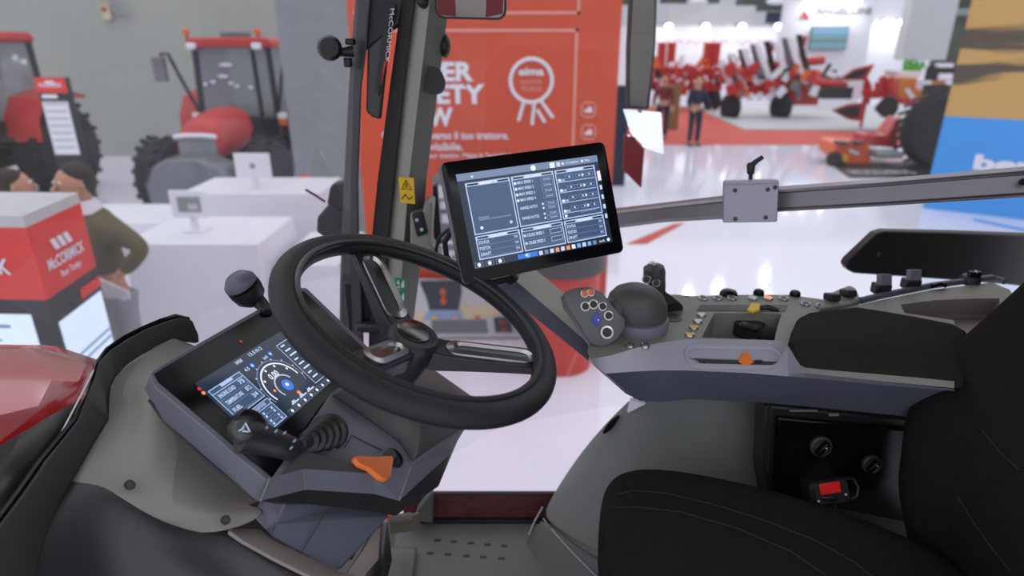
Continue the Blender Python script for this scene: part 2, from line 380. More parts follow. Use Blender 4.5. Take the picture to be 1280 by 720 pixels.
# unseen cab roof liner, added to darken the interior
o = MB('black').box((.45, .85, H+.80), (2.3, 1.5, .06)).build('cab_shade_roof', bevel=.02); tag(o, 'unseen dark cab roof liner, added to shade the interior', 'roof')
o = MB('pl_dark').box((1.45, .75, H-.4), (.06, 1.5, 1.9)).build('rear_wall', bevel=.02); tag(o, 'dark rear wall of the cab behind the seat', 'wall')

# ------------------------------------------------------------------ dashboard
FD = Fr((-.345, .7989, H-.4523), (.206, .9748, -.086), (-.718, .2103, .6635))
dash = thing('dashboard', 'grey dashboard pod with lit instrument screen and black bezel behind the steering wheel', 'dashboard', FD.p(0, -.1, -.25))
P = FD.px
bez = [(192, 467), (204, 459), (372, 363), (381, 364), (470, 449), (470, 454), (350, 592), (339, 596), (333, 592), (198, 478)]
b_ = MB('blackgloss'); b_.prism([P(x, y, .001) for x, y in bez], -FD.n*.012); bz = b_.build('bezel', dash, bevel=.0015)
# pod body: ring round the bezel, then walls down and inward
cen = sum((P(x, y) for x, y in bez), V())/len(bez)
def ring(c, grow): return [cen+(P(x, y)-cen)*grow+FD.n*c for x, y in bez]
rim = [(187, 467), (203, 455), (371, 359), (383, 360), (476, 449), (474, 458), (352, 598), (338, 600.5), (330, 598), (193, 483)]
low = [(180, 478), (196, 458), (365, 362), (388, 365), (478, 460), (480, 470), (352, 620), (326, 628), (316, 623), (186, 500)]
b_ = MB('pl_mid')
r0 = [P(x, y, 0) for x, y in bez]; r1 = [P(x, y, .003) for x, y in rim]; r2 = [P(x, y, -.022) for x, y in rim]; r3 = [P(x, y, -.045) for x, y in low]
lowr = [P(x, y, -.045) for x, y in [(180, 486), (200, 462), (366, 368), (388, 372), (470, 462), (470, 470), (368, 600), (327, 628), (316, 623), (205, 527)]]
r4 = [cen+(q-cen)*.86-FD.n*.03 for q in lowr]
b_.loft([r0, r1, lowr, r4]); b_.build('pod', dash, bevel=.002, ang=25)
# the deck that carries stalk and lever, with faceted front
D = .012
deck = [(338, 600), (413, 493), (429, 480), (480, 452), (540, 470), (592, 503), (580, 537), (514, 582), (466, 592), (380, 586), (350, 594)]
topf = [(337.5, 597), (380, 586), (466, 592), (514, 582), (581, 536)]
botf = [(325.8, 626), (382, 612), (468, 617.5), (499, 626), (562, 568)]
unde = [(345, 630), (385, 630), (470, 640), (494, 645), (548, 608)]
b_ = MB('pl_mid')
T = [P(x, y, D) for x, y in topf]; B = [P(x, y, -.03) for x, y in botf]
b_.add([P(x, y, D) for x, y in deck], [tuple(range(len(deck)))])
b_.add(T+B, [(i, i+1, 6+i, 5+i) for i in range(4)])
b_.build('deck', dash, smooth=False, fix=False)
b_ = MB('black'); Un = [P(x, y, -.07) for x, y in unde]; back = [P(x, y, -.10) for x, y in ((360, 600), (390, 590), (470, 600), (494, 600), (545, 560))]
b_.add(B+Un+back, [(i, i+1, 6+i, 5+i) for i in range(4)]+[(5+i, 6+i, 11+i, 10+i) for i in range(4)])
q = [P(581, 536, D), P(592, 503, D), P(592, 503, -.06), P(548, 608, -.07), P(562, 568, -.03)]
b_.add(q, [(0, 1, 2, 3, 4)]); b_.build('underside', dash, smooth=False, fix=False)
b_ = MB('pl_light')     # thin bright creases along the facets
for i in (0, 1, 3): MB('pl_light').tube([T[i]+FD.n*-.0005, B[i]], .0011, n=6).build('crease', dash)
b_ = MB('black'); b_.tube([P(x, y, -.045) for x, y in ((186, 500), (205, 527), (260, 577), (318, 624))], .0016, n=6); b_.build('gap_line', dash)
# sloped shadow facet between bezel and deck
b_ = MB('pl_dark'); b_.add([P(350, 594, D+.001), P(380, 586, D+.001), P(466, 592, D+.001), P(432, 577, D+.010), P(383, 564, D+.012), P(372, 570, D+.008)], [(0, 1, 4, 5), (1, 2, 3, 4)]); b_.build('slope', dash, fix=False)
# mound of the steering column cover
mound = [(413, 494), (430, 479), (470, 440), (531, 460), (591, 502), (579, 534), (552, 552), (515, 578), (498, 553), (474, 536), (445, 515)]
m0 = [P(x, y, D) for x, y in mound]; mc_ = sum(m0, V())/len(m0)
b_ = MB('pl_dark'); b_.loft([m0]+[[mc_+(q-mc_)*g+FD.n*h for q in m0] for g, h in ((.96, .012), (.80, .026), (.55, .036), (.3, .040))]); b_.build('column_cover', dash, bevel=.003, ang=30)
b_ = MB('black'); b_.tube([P(x, y, D+.001) for x, y in ((430, 560), (440, 544), (455, 552), (478, 563))], .0007, n=5); b_.build('panel_gap', dash)

# screen
scr = thing('_', '', '', (0, 0, 0)); bpy.data.objects.remove(scr)
def screen_ui(fr, w, h, name, parent, base):
    b_ = MB(base)
    def U(x, y, c=0): return fr.p((x-.5)*w, (.5-y)*h, c)
    def rect(x0, y0, x1, y1, m, c=.0006): b_.add([U(x0, y1, c), U(x1, y1, c), U(x1, y0, c), U(x0, y0, c)], [(0, 1, 2, 3)], m)
    def frame(x0, y0, x1, y1, m='scr_line', t=.006, c=.0011):
        rx, ry = t, t*w/h
        rect(x0, y0, x1, y0+ry, m, c); rect(x0, y1-ry, x1, y1, m, c); rect(x0, y0, x0+rx, y1, m, c); rect(x1-rx, y0, x1, y1, m, c)
    def txt(s_, x0, y0, x1, y1, m='scr_text', c=.0014): b_.text(s_, U(x0, y1, 0), fr.r, fr.u, (x1-x0)*w, (y1-y0)*h, m, c, .02)
    def disc(x, y, r_, m, c=.0012, n=14): b_.add([fr.p((x-.5)*w+r_*math.cos(2*math.pi*i/n), (.5-y)*h+r_*math.sin(2*math.pi*i/n), c) for i in range(n)], [tuple(range(n))], m)
    def arc(x, y, r0, r1, a0, a1, m, c=.0012, n=24):
        vs = [fr.p((x-.5)*w+rr*math.cos(math.radians(a0+(a1-a0)*i/n)), (.5-y)*h+rr*math.sin(math.radians(a0+(a1-a0)*i/n)), c) for i in range(n+1) for rr in (r0, r1)]
        b_.add(vs, [(2*i, 2*i+1, 2*i+3, 2*i+2) for i in range(n)], m)
    b_.prism([U(0, 1, .0003), U(1, 1, .0003), U(1, 0, .0003), U(0, 0, .0003)], -fr.n*.001)
    return b_, rect, frame, txt, disc, arc
FDs = Fr(FD.o+FD.n*.0015, FD.r, FD.u)
b_, rect, frame, txt, disc, arc = screen_ui(FDs, .205, .205/1.825, 'screen', bz, 'scr_bg')
rect(0, 0, 1, .12, 'scr_bg', .0008)
for a, s_, c_ in ((.02, '!', 'scr_red'), (.08, '*', 'scr_orange')): disc(-.012, .06+a*1.1, .0028, c_)
# left column of boxes
rect(.02, .16, .34, .60, 'scr_panel'); frame(.02, .16, .34, .60); rect(.13, .17, .25, .205, 'scr_line', .0011); rect(.02, .225, .34, .235, 'scr_line', .0011)
for k, (a, c2) in enumerate((('ENGINE LOAD', '75'), ('TEMPERATURE', '87.2'), ('FUEL', '3/4'))):
    y = .26+k*.115; txt(a, .05, y, .05+(.16, .17, .08)[k], y+.055); txt(c2, .26, y-.01, .31, y+.05); rect(.03, y+.08, .33, y+.085, 'scr_dim', .0011)
rect(.02, .63, .34, .97, 'scr_panel'); frame(.02, .63, .34, .97); txt('SHUTTLE RESPONSE', .07, .65, .29, .69, 'scr_line'); rect(.02, .705, .34, .715, 'scr_line', .0011)
for k in range(2):
    y = .74+k*.12; txt(('SET mph', 'AUTO')[k], .05, y+.01, .05+(.10, .05)[k], y+.07)
    for j in range(2): frame(.19+j*.0, y+j*.05, .32, y+j*.05+.045, 'scr_dim', .003); disc(.21, y+.022+j*.05, .0018, 'scr_text'); disc(.30, y+.022+j*.05, .0018, 'scr_text')
# middle gauge
for x, s_ in ((.37, '104560'), (.52, '13.5'), (.60, '10:12')): txt(s_, x, .03, x+.07, .08)
for x, s_ in ((.40, '4.5'), (.62, 'km/h')): txt(s_, x-.02, .17, x+.03, .22); disc(x+.07, .19, .0042, 'scr_blue'); disc(x+.07, .19, .0017, 'scr_white', .0014)
rect(.37, .3, .76, .86, 'scr_bg', .0007)
arc(.565, .62, .042, .0435, -20, 200, 'scr_dim', .0010); arc(.565, .62, .0355, .038, 0, 200, 'scr_white')
arc(.565, .66, .018, .0205, 20, 210, 'scr_line')
for k in range(9): a = math.radians(-5+k*24); disc(.565+.0445*math.cos(a)/.205, .62-.0445*math.sin(a)/.1123, .0013, 'scr_text')
for k in range(4): a = math.radians(30+k*38); disc(.565+.032*math.cos(a)/.205, .62-.032*math.sin(a)/.1123, .0021, 'scr_white')
txt('0.00', .50, .40, .60, .49, 'scr_white'); disc(.575, .66, .010, 'scr_blue'); disc(.575, .65, .0032, 'scr_white', .0014); disc(.44, .62, .0024, 'scr_orange'); disc(.60, .83, .0035, 'scr_orange')
for k in range(3): rect(.46+k*.105, .885, .55+k*.105, .905, 'scr_text', .0011); rect(.475+k*.105, .86, .51+k*.105, .882, 'scr_text', .0011)
# right menu column and icon bar
frame(.80, .14, 1.02, .88); 
for k in range(8): rect(.83, .18+k*.085, .83+.05+.02*(k % 3), .205+k*.085, 'scr_text', .0012); rect(.80, .235+k*.085, 1.0, .238+k*.085, 'scr_dim', .0011)
for k in range(7): frame(.38+k*.085, .92, .455+k*.085, .995, 'scr_dim', .0025); (disc if k % 2 else disc)(.417+k*.085, .957, .0026, 'scr_white')
sc = b_.build('screen', bz, smooth=False, fix=False)
for x, y in ((301, 427), (396, 406)): MB('scr_red').box(P(x, y, .002), (.003, .002, .003)).build('indicator', bz)
# stalk with horn button
stalk_c = .045
b_ = MB('wheelblack')
c0 = P(306, 540, stalk_c)
sp = [(306, 540, .0215, .019), (322, 541, .0215, .018), (345, 548, .0195, .015), (368, 556, .0165, .013), (378, 556, .012, .010)]
axd = (P(370, 556, stalk_c)-P(306, 540, stalk_c)).normalized(); tt = FD.n.cross(axd).normalized()
b_.loft([[P(x, y, stalk_c)-FD.n*.008+tt*(w*math.cos(t_))+FD.n*(d*math.sin(t_)) for t_ in [2*math.pi*i/20 for i in range(20)]] for x, y, w, d in sp])
stl = b_.build('indicator_stalk', dash)
b_ = MB('wheelblack'); b_.lathe(P(306, 538, .035), FD.n, [(0, -.004), (.021, -.003), (.0225, .006), (.021, .016), (.017, .018), (.0165, .012), (0, .012)], n=32); b_.build('button_housing', stl)
b_ = MB('pl_dark'); b_.lathe(P(305, 537.5, .048), FD.n, [(0, -.002), (.0145, -.002), (.0145, .003), (.012, .0055), (0, .006)], n=32)
fh = Fr(P(305, 537, .0545), (.55, .8, .0), (-.5, .2, .75))
b_.tube([fh.p(-.006, .0015, 0), fh.p(-.001, .0015), fh.p(.005, .006), fh.p(.005, -.006), fh.p(-.001, -.0015), fh.p(-.006, -.0015)], .0007, 'scr_text', 6, True)
b_.build('horn_button', stl)
b_ = MB('scr_dim')
for x, y in ((333, 535), (345, 539), (356, 541), (368, 551), (364, 560)): b_.box(P(x, y, .054), (.003, .002, .0035), R=FD.M())
b_.build('symbol', stl)
bt0, bt1 = P(413, 540, D), P(379, 554, .045)
ax = bt1-bt0; L = ax.length
prof = [(.0265, 0), (.0265, .006)]
for k in range(5): r_ = .0255-.0032*k; prof += [(r_, .008+k*L/5.6), (r_+.0012, .011+k*L/5.6), (r_-.0035, .014+k*L/5.6)]
prof += [(.008, L), (.006, L+.004)]
MB('wheelblack').lathe(bt0, ax, prof, n=28).build('stalk_boot', dash)
# orange lever
b_ = MB('black'); b_.lathe(P(492, 573, D), FD.n, [(.0165, 0), (.0165, .003), (.013, .004), (.013, .001), (0, .001)], n=24); b_.cyl(P(491, 571, D), P(487, 569, .035), .008, .009); b_.build('lever_socket', dash)
lv = [(442, 571), (447, 568), (470, 569.5), (491, 568), (493, 573), (489, 596), (484, 599.5), (476, 597), (462, 585), (450, 580)]
b_ = MB('orangeplastic'); b_.prism([P(x, y, .040) for x, y in lv], -FD.n*.010); sub(b_.build('lever', dash, bevel=.004, seg=3), 'orange lever')
# lower column
b_ = MB('pl_blue')
nb = [(356, 628, .70), (345, 660, .71), (338, 670, .72), (415, 717, .74), (427, 713, .75), (483, 648, .83), (490, 640, .86), (440, 628, .84), (400, 626, .78)]
pf = [at(*q) for q in nb]; b_.prism(pf, (-.05, .06, -.02)); b_.build('column_neck', dash, bevel=.006)
b_ = MB('black'); b_.tube([at(411, 634, .758)+V((0, -.002, .001)), at(376, 692, .722)+V((0, -.002, .001))], .0008, n=5); b_.build('seam', dash)

# ------------------------------------------------------------------ steering wheel
WC = V((-.1232, .7987, H-.3531)); WN = V((.422, -.089, .902)).normalized()
FWh = Fr(WC, WN.cross(V((0, 1, 0))), (0, 1, 0))
# make u the up direction as the driver sees it, r the driver's right
FWh = Fr(WC, V((.08, .99, .06)), WN.cross(V((.08, .99, .06))))
WN = FWh.n
wheel = thing('steering_wheel', 'black three-spoke steering wheel with silver spoke inserts', 'steering wheel', WC-WN*.09)
RR = .1865; n = 96
rings = []
for i in range(n):
    a = 2*math.pi*i/n; e_ = FWh.r*math.cos(a)+FWh.u*math.sin(a)
    rings.append([WC+e_*(RR+.0185*math.cos(t_)*(1 if math.cos(t_) > 0 else .95))+WN*(.0155*math.sin(t_)) for t_ in [2*math.pi*k/20 for k in range(20)]])
rings.append(rings[0])
b_ = MB('grip'); b_.loft(rings, cap=False); rim_o = b_.build('rim', wheel)
b_ = MB('wheelblack'); b_.tube([WC+(FWh.r*math.cos(a)+FWh.u*math.sin(a))*(RR-.0125)+WN*.0125 for a in [2*math.pi*i/n for i in range(n)]], .0045, closed=True, n=8); b_.build('inner_band', rim_o)
HO = WC-WN*.027
b_ = MB('wheelblack')
b_.lathe(HO, WN, [(0, .0), (.026, 0), (.0275, .002), (.033, .0015), (.0365, -.004), (.0375, -.012), (.0375, -.03), (.034, -.05), (.030, -.065), (.030, -.10), (0, -.10)], n=48); b_.build('hub', wheel)
b_ = MB('darksilver'); hc = FWh.px(517.5, 413, -.025)
b_.lathe(hc, WN, [(0, .003), (.021, .0025), (.0245, .0005), (.0255, -.003), (0, -.003)], n=48); b_.build('hub_cap', wheel)
def spoke(p0, p1, w, slot0, slot1, sw_, see=False):
    a = FWh.px(*p1, -.004); d = a-HO; d -= WN*d.dot(WN); d.normalize(); t_ = WN.cross(d)
    def sec(r_, h, w_, th): return [HO+d*r_+t_*x*w_/2+WN*(h+z) for x, z in ((-1, -th), (-1, -.002), (-.85, 0), (.85, 0), (1, -.002), (1, -th))]
    b_ = MB('wheelblack'); b_.loft([sec(.02, -.008, w*.9, .03), sec(.045, -.006, w, .028), sec(.09, .004, w, .022), sec(.14, .016, w*.95, .018), sec(.176, .026, w*1.0, .016)])
    so = b_.build('spoke', wheel, bevel=.003)
    def hh(r_): return -.006+(r_-.045)*.245 if r_ > .045 else -.006
    s0, s1 = slot0, slot1; N = 10
    pts = []
    for k in range(N+1): a_ = math.pi/2-math.pi*k/N; pts.append((s1+sw_*math.cos(a_), sw_*math.sin(a_)))
    for k in range(N+1): a_ = -math.pi/2-math.pi*k/N; pts.append((s0+sw_*math.cos(a_), sw_*math.sin(a_)))
    def W3(r_, x, h=0): return HO+d*r_+t_*x+WN*(hh(r_)+h)
    cx = (s0+s1)/2
    outr = [W3(r_, x, .003) for r_, x in pts]; inn = [W3(cx+(r_-cx)*.86, x*.58, .0055) for r_, x in pts]; low_ = [W3(cx+(r_-cx)*.80, x*.45, .0005) for r_, x in pts]
    b0 = [W3(r_, x, -.003) for r_, x in pts]
    b_ = MB('silver'); b_.loft([b0, outr, inn, low_], cap=False); b_.build('spoke_insert', so)
    b_ = MB('darksilver' if not see else 'blackgloss'); b_.add([q+WN*.0003 for q in low_], [tuple(range(len(low_)))]); b_.build('insert_face', so)
spoke((505, 395), (447, 300), .045, .060, .146, .0185, True)
spoke((550, 440), (684, 454), .045, .064, .160, .0170)
spoke((492, 440), (388, 492), .045, .048, .110, .0165)

# ------------------------------------------------------------------ dome lamp behind the dash
dl = thing('dome_lamp', 'small black round lamp with grey cap behind the dashboard screen', 'lamp', at(328, 386, .93))
cL = at(313, 357, .95); b_ = MB('black'); b_.lathe(cL+V((0, .0, -.022)), V((-.35, -.35, 1)), [(0, -.008), (.014, -.008), (.024, .004), (.0265, .018), (.0265, .026), (0, .027)], n=28); b_.build('body', dl)
b_ = MB('pl_blue'); b_.lathe(cL+V((-.010, -.010, .006)), V((-.35, -.35, 1)), [(.0262, 0), (.0255, .006), (.017, .016), (0, .020)], n=28); b_.build('cap', dl)
MB('black').tube([cL+V((.0, 0, -.018)), at(327, 380, .94), at(334, 392, .92)], [.014, .011, .009]).build('foot', dl)

# ------------------------------------------------------------------ moulded cover left of the dashboard, lower cover, windscreen seal
cv = thing('moulded_cover', 'light grey moulded cover between the windscreen seal and the dashboard pod', 'cover', at(200, 660, .68))
rows = [[(214, 421, .95), (224, 424, .96), (236, 429, .97), (252, 436, .97), (280, 440, .96)],
        [(180, 440, .90), (190, 446, .90), (205, 455, .90), (225, 465, .90), (290, 490, .95)],
        [(152, 458, .86), (165, 461, .88), (192, 466, .88), (200, 480, .86), (290, 530, .94)],
        [(138, 473, .84), (152, 476, .86), (183, 480, .86), (194, 500, .81), (305, 575, .91)],
        [(131, 492, .82), (150, 498, .845), (177, 505, .84), (196, 530, .77), (318, 600, .88)],
        [(130, 526, .79), (148, 530, .80), (172, 533, .80), (205, 560, .73), (332, 615, .84)],
        [(112, 562, .745), (138, 566, .755), (165, 568, .75), (195, 600, .70), (338, 630, .80)],
        [(90, 598, .70), (115, 602, .70), (150, 618, .69), (205, 640, .69), (300, 632, .74)],
        [(89, 603, .695), (125, 607, .695), (165, 631, .685), (215, 662, .685), (353, 635, .755)],
        [(89, 605, .70), (125, 609.5, .70), (165, 634, .69), (216, 665.5, .69), (284, 669, .705)]]
b_ = sheet(rows, 'pl_light'); b_.build('upper_moulding', cv, solid=-.005, sub=2)
for x, y, Y in ((162, 606, .695), (282, 650, .705)):
    q = at(x, y, Y-.006); n_ = V((.35, -.65, .65)); MB('black').lathe(q, n_, [(0, .002), (.004, .002), (.005, .003), (.0065, .003), (.0065, -.006), (0, -.006)], n=20).build('screw_plug', cv)
lc = thing('lower_cover', 'dark grey lower cover panel under the moulded cover at the bottom left', 'cover', at(220, 720, .66))
rows = [[(84, 592, .72), (92, 596, .715), (127, 600, .71), (170, 627, .70), (216, 656, .70), (260, 658, .72), (288, 660, .73), (330, 685, .72), (375, 708, .72)],
        [(80, 602, .695), (92, 605.5, .692), (127, 610.5, .688), (170, 637, .68), (216, 666, .68), (260, 668, .70), (288, 669, .71), (330, 691, .71), (375, 713, .71)],
        [(64, 640, .64), (85, 640, .65), (125, 640, .665), (175, 665, .665), (220, 690, .665), (265, 700, .68), (310, 705, .69), (345, 715, .69), (400, 735, .69)],
        [(42, 680, .59), (70, 685, .60), (120, 690, .63), (180, 705, .64), (230, 725, .64), (275, 735, .65), (320, 745, .67), (360, 755, .67), (420, 765, .67)],
        [(15, 740, .52), (45, 750, .53), (110, 770, .57), (180, 790, .60), (235, 800, .60), (280, 800, .61), (330, 800, .62), (370, 800, .62), (430, 800, .63)]]
b_ = sheet(rows, 'pl_cover'); b_.build('panel', lc, solid=-.005, sub=2)
b_ = MB('tan')
up = [(284, 665, .715), (322, 665, .74), (340, 676, .735), (380, 698, .725), (418, 716, .73)]; dn = [(284, 668, .70), (300, 680, .70), (340, 702, .69), (380, 722, .69), (425, 745, .69)]
b_.add([at(*q) for q in up]+[at(*q) for q in dn], [(i, i+1, 6+i, 5+i) for i in range(4)])
b_.add([at(x, y, Y) for x, y, Y in ((418, 716, .73), (428, 722, .745), (450, 690, .79), (464, 664, .83), (474, 658, .84), (471, 700, .80), (450, 725, .76), (425, 745, .69))], [(0, 1, 6, 7), (1, 2, 5, 6), (2, 3, 4, 5)])
sub(b_.build('edge_trim', lc, solid=-.006, bevel=.002), 'tan edge trim round the column neck')
MB('black').prism([at(x, y, .98) for x, y in ((240, 530), (330, 560), (440, 600), (470, 640), (440, 700), (320, 680), (230, 640))], (0, .02, 0)).build('inner_panel', lc)
MB('black').add([at(*q) for q in ((470, 655, .86), (485, 652, .90), (490, 700, .86), (480, 740, .80), (440, 740, .74), (471, 700, .80))], [(0, 1, 2, 3, 4, 5)]).build('recess', lc, solid=-.01)
pd = thing('brake_pedal', 'olive metal pedal bracket behind the dashboard pod on the cab floor', 'pedal', at(505, 660, 1.16))
b_ = MB('pillar_side'); b_.tube([at(486, 650, 1.13), at(515, 647, 1.15)], .012, n=14); b_.prism([at(x, y, 1.17) for x, y in ((487, 652), (522, 642), (524, 655), (519, 664), (487, 668))], (0, .02, -.01)); b_.build('bracket', pd, bevel=.004)
b_ = MB('grey'); b_.tube([at(474, 650, 1.05), at(483, 668, 1.05), at(483, 649, 1.06)], .003); b_.build('return_spring', pd)
MB('redplastic').ball(at(485, 646, 1.05), .005).build('red_cap', pd)
b_ = MB('fender_low'); b_.prism([at(x, y, 1.27) for x, y in ((520, 640), (540, 615), (541, 655), (520, 652))], (0, .03, 0)); tag(b_.build('corner_post', bevel=.004), 'grey green post foot at the left end of the maroon sill', 'post')

sg = thing('windscreen_seal', 'black rubber seal and lip curving round the bottom of the windscreen', 'seal', at(150, 500, .8))
outer = [(242, 420, .99), (236, 401, .99), (222, 398, .98), (203, 404, .96), (180, 414, .93), (158, 425, .90), (137, 440, .875), (126, 455, .86), (120, 475, .84), (113, 497, .82), (95, 530, .77), (52, 582, .69), (24, 622, .63), (-10, 668, .57), (-60, 730, .5)]
inner = [(244, 430, .975), (232, 428, .97), (214, 424, .955), (193, 434, .92), (173, 448, .895), (155, 461, .87), (145, 474, .848), (139, 487, .835), (138, 500, .815), (136, 528, .795), (112, 562, .745), (88, 602, .695), (66, 640, .64), (50, 682, .592), (34, 745, .52)]
b_ = MB('rubber'); oo = [at(*q) for q in outer]; ii = [at(*q) for q in inner]; N_ = len(oo)
b_.add(oo+ii, [(i, i+1, N_+i+1, N_+i) for i in range(N_-1)]); b_.build('lip', sg, solid=-.012, bevel=.003)
b_ = MB('blackgloss'); b_.tube([q+V((-.004, .003, .002)) for q in oo], .005, n=8); b_.build('edge_bead', sg)
b_ = MB('lens'); b_.tube([at(*q) for q in ((118, 462, .85), (80, 535, .76), (42, 598, .68), (0, 650, .6), (-20, 690, .56))], .0012, n=6); sub(b_.build('glass_edge', sg), 'thin bright edge of the windscreen glass')
cw = thing('cowl', 'black cowl panel with wiper between the red hood and the windscreen', 'cowl', at(40, 580, .78))
b_ = MB('black'); b_.add([az(x, y, H-.492) for x, y in ((116, 492), (62, 520), (22, 544), (-40, 580))]+[at(*q) for q in ((102, 528, .80), (60, 575, .72), (30, 612, .67), (-40, 680, .60))], [(0, 1, 5, 4), (1, 2, 6, 5), (2, 3, 7, 6)]); b_.build('cowl_panel', cw, solid=-.02)
b_ = MB('pl_cover'); b_.tube([at(-20, 700, .56), at(20, 650, .61), at(35, 612, .67)], .006); b_.tube([at(35, 612, .67), at(60, 585, .70)], .0035); b_.build('wiper_arm', cw)
b_ = MB('pl_mid'); b_.box(at(34, 613, .665), (.014, .014, .010)); b_.build('wiper_joint', cw, bevel=.003)

# hood of the tractor
hd = thing('hood', 'glossy red tractor hood ahead of the windscreen at the left edge', 'hood', (-1.2, .8, H-1.0))
prof = [(.30, -.95), (.33, -.72), (.40, -.57), (.52, -.52), (.66, -.50), (.82, -.495), (.98, -.505), (1.08, -.525), (1.145, -.55), (1.18, -.62), (1.19, -.95)]
def hx(x, y, z): return V((x, y+(.0 if x > -1 else 0), H+z-.05*max(0, (-x-.9))))
b_ = MB('hood'); b_.loft([[V((-.665, y, H+z)) for y, z in prof]]+[[V((x, .8+(y-.8)*s_, H+z-dz)) for y, z in prof] for x, s_, dz in ((-1.1, 1.0, .0), (-1.8, .97, .03), (-2.6, .9, .09))])
b_.build('hood_panel', hd, sub=1, bevel=0)

# ------------------------------------------------------------------ armrest console
ZA = H-.485
arm = thing('armrest_console', 'grey armrest control console to the right of the steering wheel', 'console', az(960, 440, ZA)-V((0, 0, .13)))
def Z(x, y, z=ZA): return az(x, y, z)
# top deck with the storage opening; outer and inner loops matched
outer = [(858, 424), (930, 424.5), (990, 426), (997, 398), (1012, 389), (1040, 384), (985, 383), (930, 384), (866, 385), (862, 400)]
inner = [(877, 422), (925, 424-.3), (968, 425.4), (972, 408), (975, 399), (976.7, 392.3), (960, 392), (930, 391.7), (893, 391), (885, 406)]
b_ = MB('pl_light')
b_.holed([Z(*q) for q in outer], [Z(*q) for q in inner], (0, 0, -.05), mi='pl_light')
# front and rear deck
nose = [(858, 424), (862, 400), (866, 385), (860, 380), (862, 372), (845, 368), (815, 369), (790, 374), (768, 386), (748, 405), (738, 425), (734, 440), (738, 449), (765, 444), (795, 435), (825, 428.5)]
b_.add([Z(*q) for q in nose], [tuple(range(len(nose)))])
o1 = [(866, 385), (930, 384), (985, 383), (1040, 384)]; o2 = [(862, 370), (930, 368.5), (985, 368.5), (1050, 377)]
b_.add([Z(*q) for q in o1+o2], [(0, 1, 5, 4), (1, 2, 6, 5), (2, 3, 7, 6)]); b_.add([Z(866, 385), Z(862, 370), Z(860, 380)], [(0, 1, 2)])
pr = [(1040, 384), (1050, 377), (1110, 388), (1190, 400), (1193, 401), (1193, 485.5), (1190, 485), (1100, 476), (1005, 466), (985, 432), (990, 426), (997, 398), (1012, 389)]
b_.add([Z(x, y, ZA) for x, y in pr], [tuple(range(len(pr)))])
b_.build('deck', arm, smooth=False, fix=False, solid=0)
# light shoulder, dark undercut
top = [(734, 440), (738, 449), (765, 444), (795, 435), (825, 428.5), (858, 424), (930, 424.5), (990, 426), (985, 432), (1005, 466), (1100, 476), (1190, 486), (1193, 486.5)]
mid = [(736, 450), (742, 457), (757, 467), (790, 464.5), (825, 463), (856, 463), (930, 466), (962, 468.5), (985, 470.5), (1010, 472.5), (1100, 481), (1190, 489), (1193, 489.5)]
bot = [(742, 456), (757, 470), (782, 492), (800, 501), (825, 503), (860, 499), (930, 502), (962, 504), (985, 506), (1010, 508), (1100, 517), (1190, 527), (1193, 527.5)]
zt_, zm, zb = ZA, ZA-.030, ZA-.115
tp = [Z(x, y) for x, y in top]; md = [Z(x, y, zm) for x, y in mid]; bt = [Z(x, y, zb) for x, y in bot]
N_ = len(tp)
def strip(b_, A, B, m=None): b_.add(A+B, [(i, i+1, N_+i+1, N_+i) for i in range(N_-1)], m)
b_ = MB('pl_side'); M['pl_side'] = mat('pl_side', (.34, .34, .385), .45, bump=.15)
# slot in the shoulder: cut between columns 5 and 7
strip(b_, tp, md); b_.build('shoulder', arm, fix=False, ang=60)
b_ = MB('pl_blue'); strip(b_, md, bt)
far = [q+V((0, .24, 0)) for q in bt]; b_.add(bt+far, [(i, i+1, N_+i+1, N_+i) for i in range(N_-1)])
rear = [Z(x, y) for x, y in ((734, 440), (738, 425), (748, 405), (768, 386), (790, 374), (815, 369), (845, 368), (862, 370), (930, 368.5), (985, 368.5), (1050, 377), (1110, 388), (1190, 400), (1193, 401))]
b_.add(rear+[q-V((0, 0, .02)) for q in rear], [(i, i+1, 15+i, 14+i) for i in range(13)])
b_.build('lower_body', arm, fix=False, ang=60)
# slot recess on the shoulder
SH = Fr((tp[6]+md[6])/2, (tp[8]-tp[4]), (tp[6]-md[6])); 
def stad(fr, x0, y0, x1, y1, c, n=8, tilt=0):
    a0, b0 = fr.ab(x0, y0); a1, b1 = fr.ab(x1, y1); hh = abs(b0-b1)/2; cy0 = (b0+b1)/2; pts = []
    a0, a1 = min(a0, a1), max(a0, a1)
    for k in range(n+1): t_ = math.pi/2-math.pi*k/n; pts.append(fr.p(a1-hh+hh*math.cos(t_), cy0+hh*math.sin(t_), c))
    for k in range(n+1): t_ = -math.pi/2-math.pi*k/n; pts.append(fr.p(a0+hh+hh*math.cos(t_), cy0+hh*math.sin(t_), c))
    return pts
so = stad(SH, 853, 431, 984, 462, .003); si = stad(SH, 857, 434, 980, 459, .004); sd = stad(SH, 859, 436, 978, 457, .0012)
b_ = MB('pl_side'); b_.loft([stad(SH, 852, 430, 985, 463, -.001), so, si, sd], cap=False); slot = b_.build('lever_slot', arm, fix=False)
b_ = MB('pl_side'); b_.add([SH.p(*SH.ab(x, y), .0016) for x, y in ((862, 437), (975, 437), (978, 447), (975, 452), (862, 448), (859, 442))], [tuple(range(6))]); b_.add([SH.p(*SH.ab(x, y), .0018) for x, y in ((866, 449), (972, 453), (965, 457), (880, 455))], [(0, 1, 2, 3)], 'pl_cover'); b_.build('slot_floor', slot, fix=False)
for x in (877, 948): MB('black').box(SH.p(*SH.ab(x, 452.5), .003), (.010, .003, .003)).build('slot_mark', slot)
q = [SH.px(x, y, .003) for x, y in ((922, 452), (932, 459), (943, 453), (934, 446))]; tpx = SH.px(933, 437, .03)
tpx = SH.px(932.5, 437.5, .012)
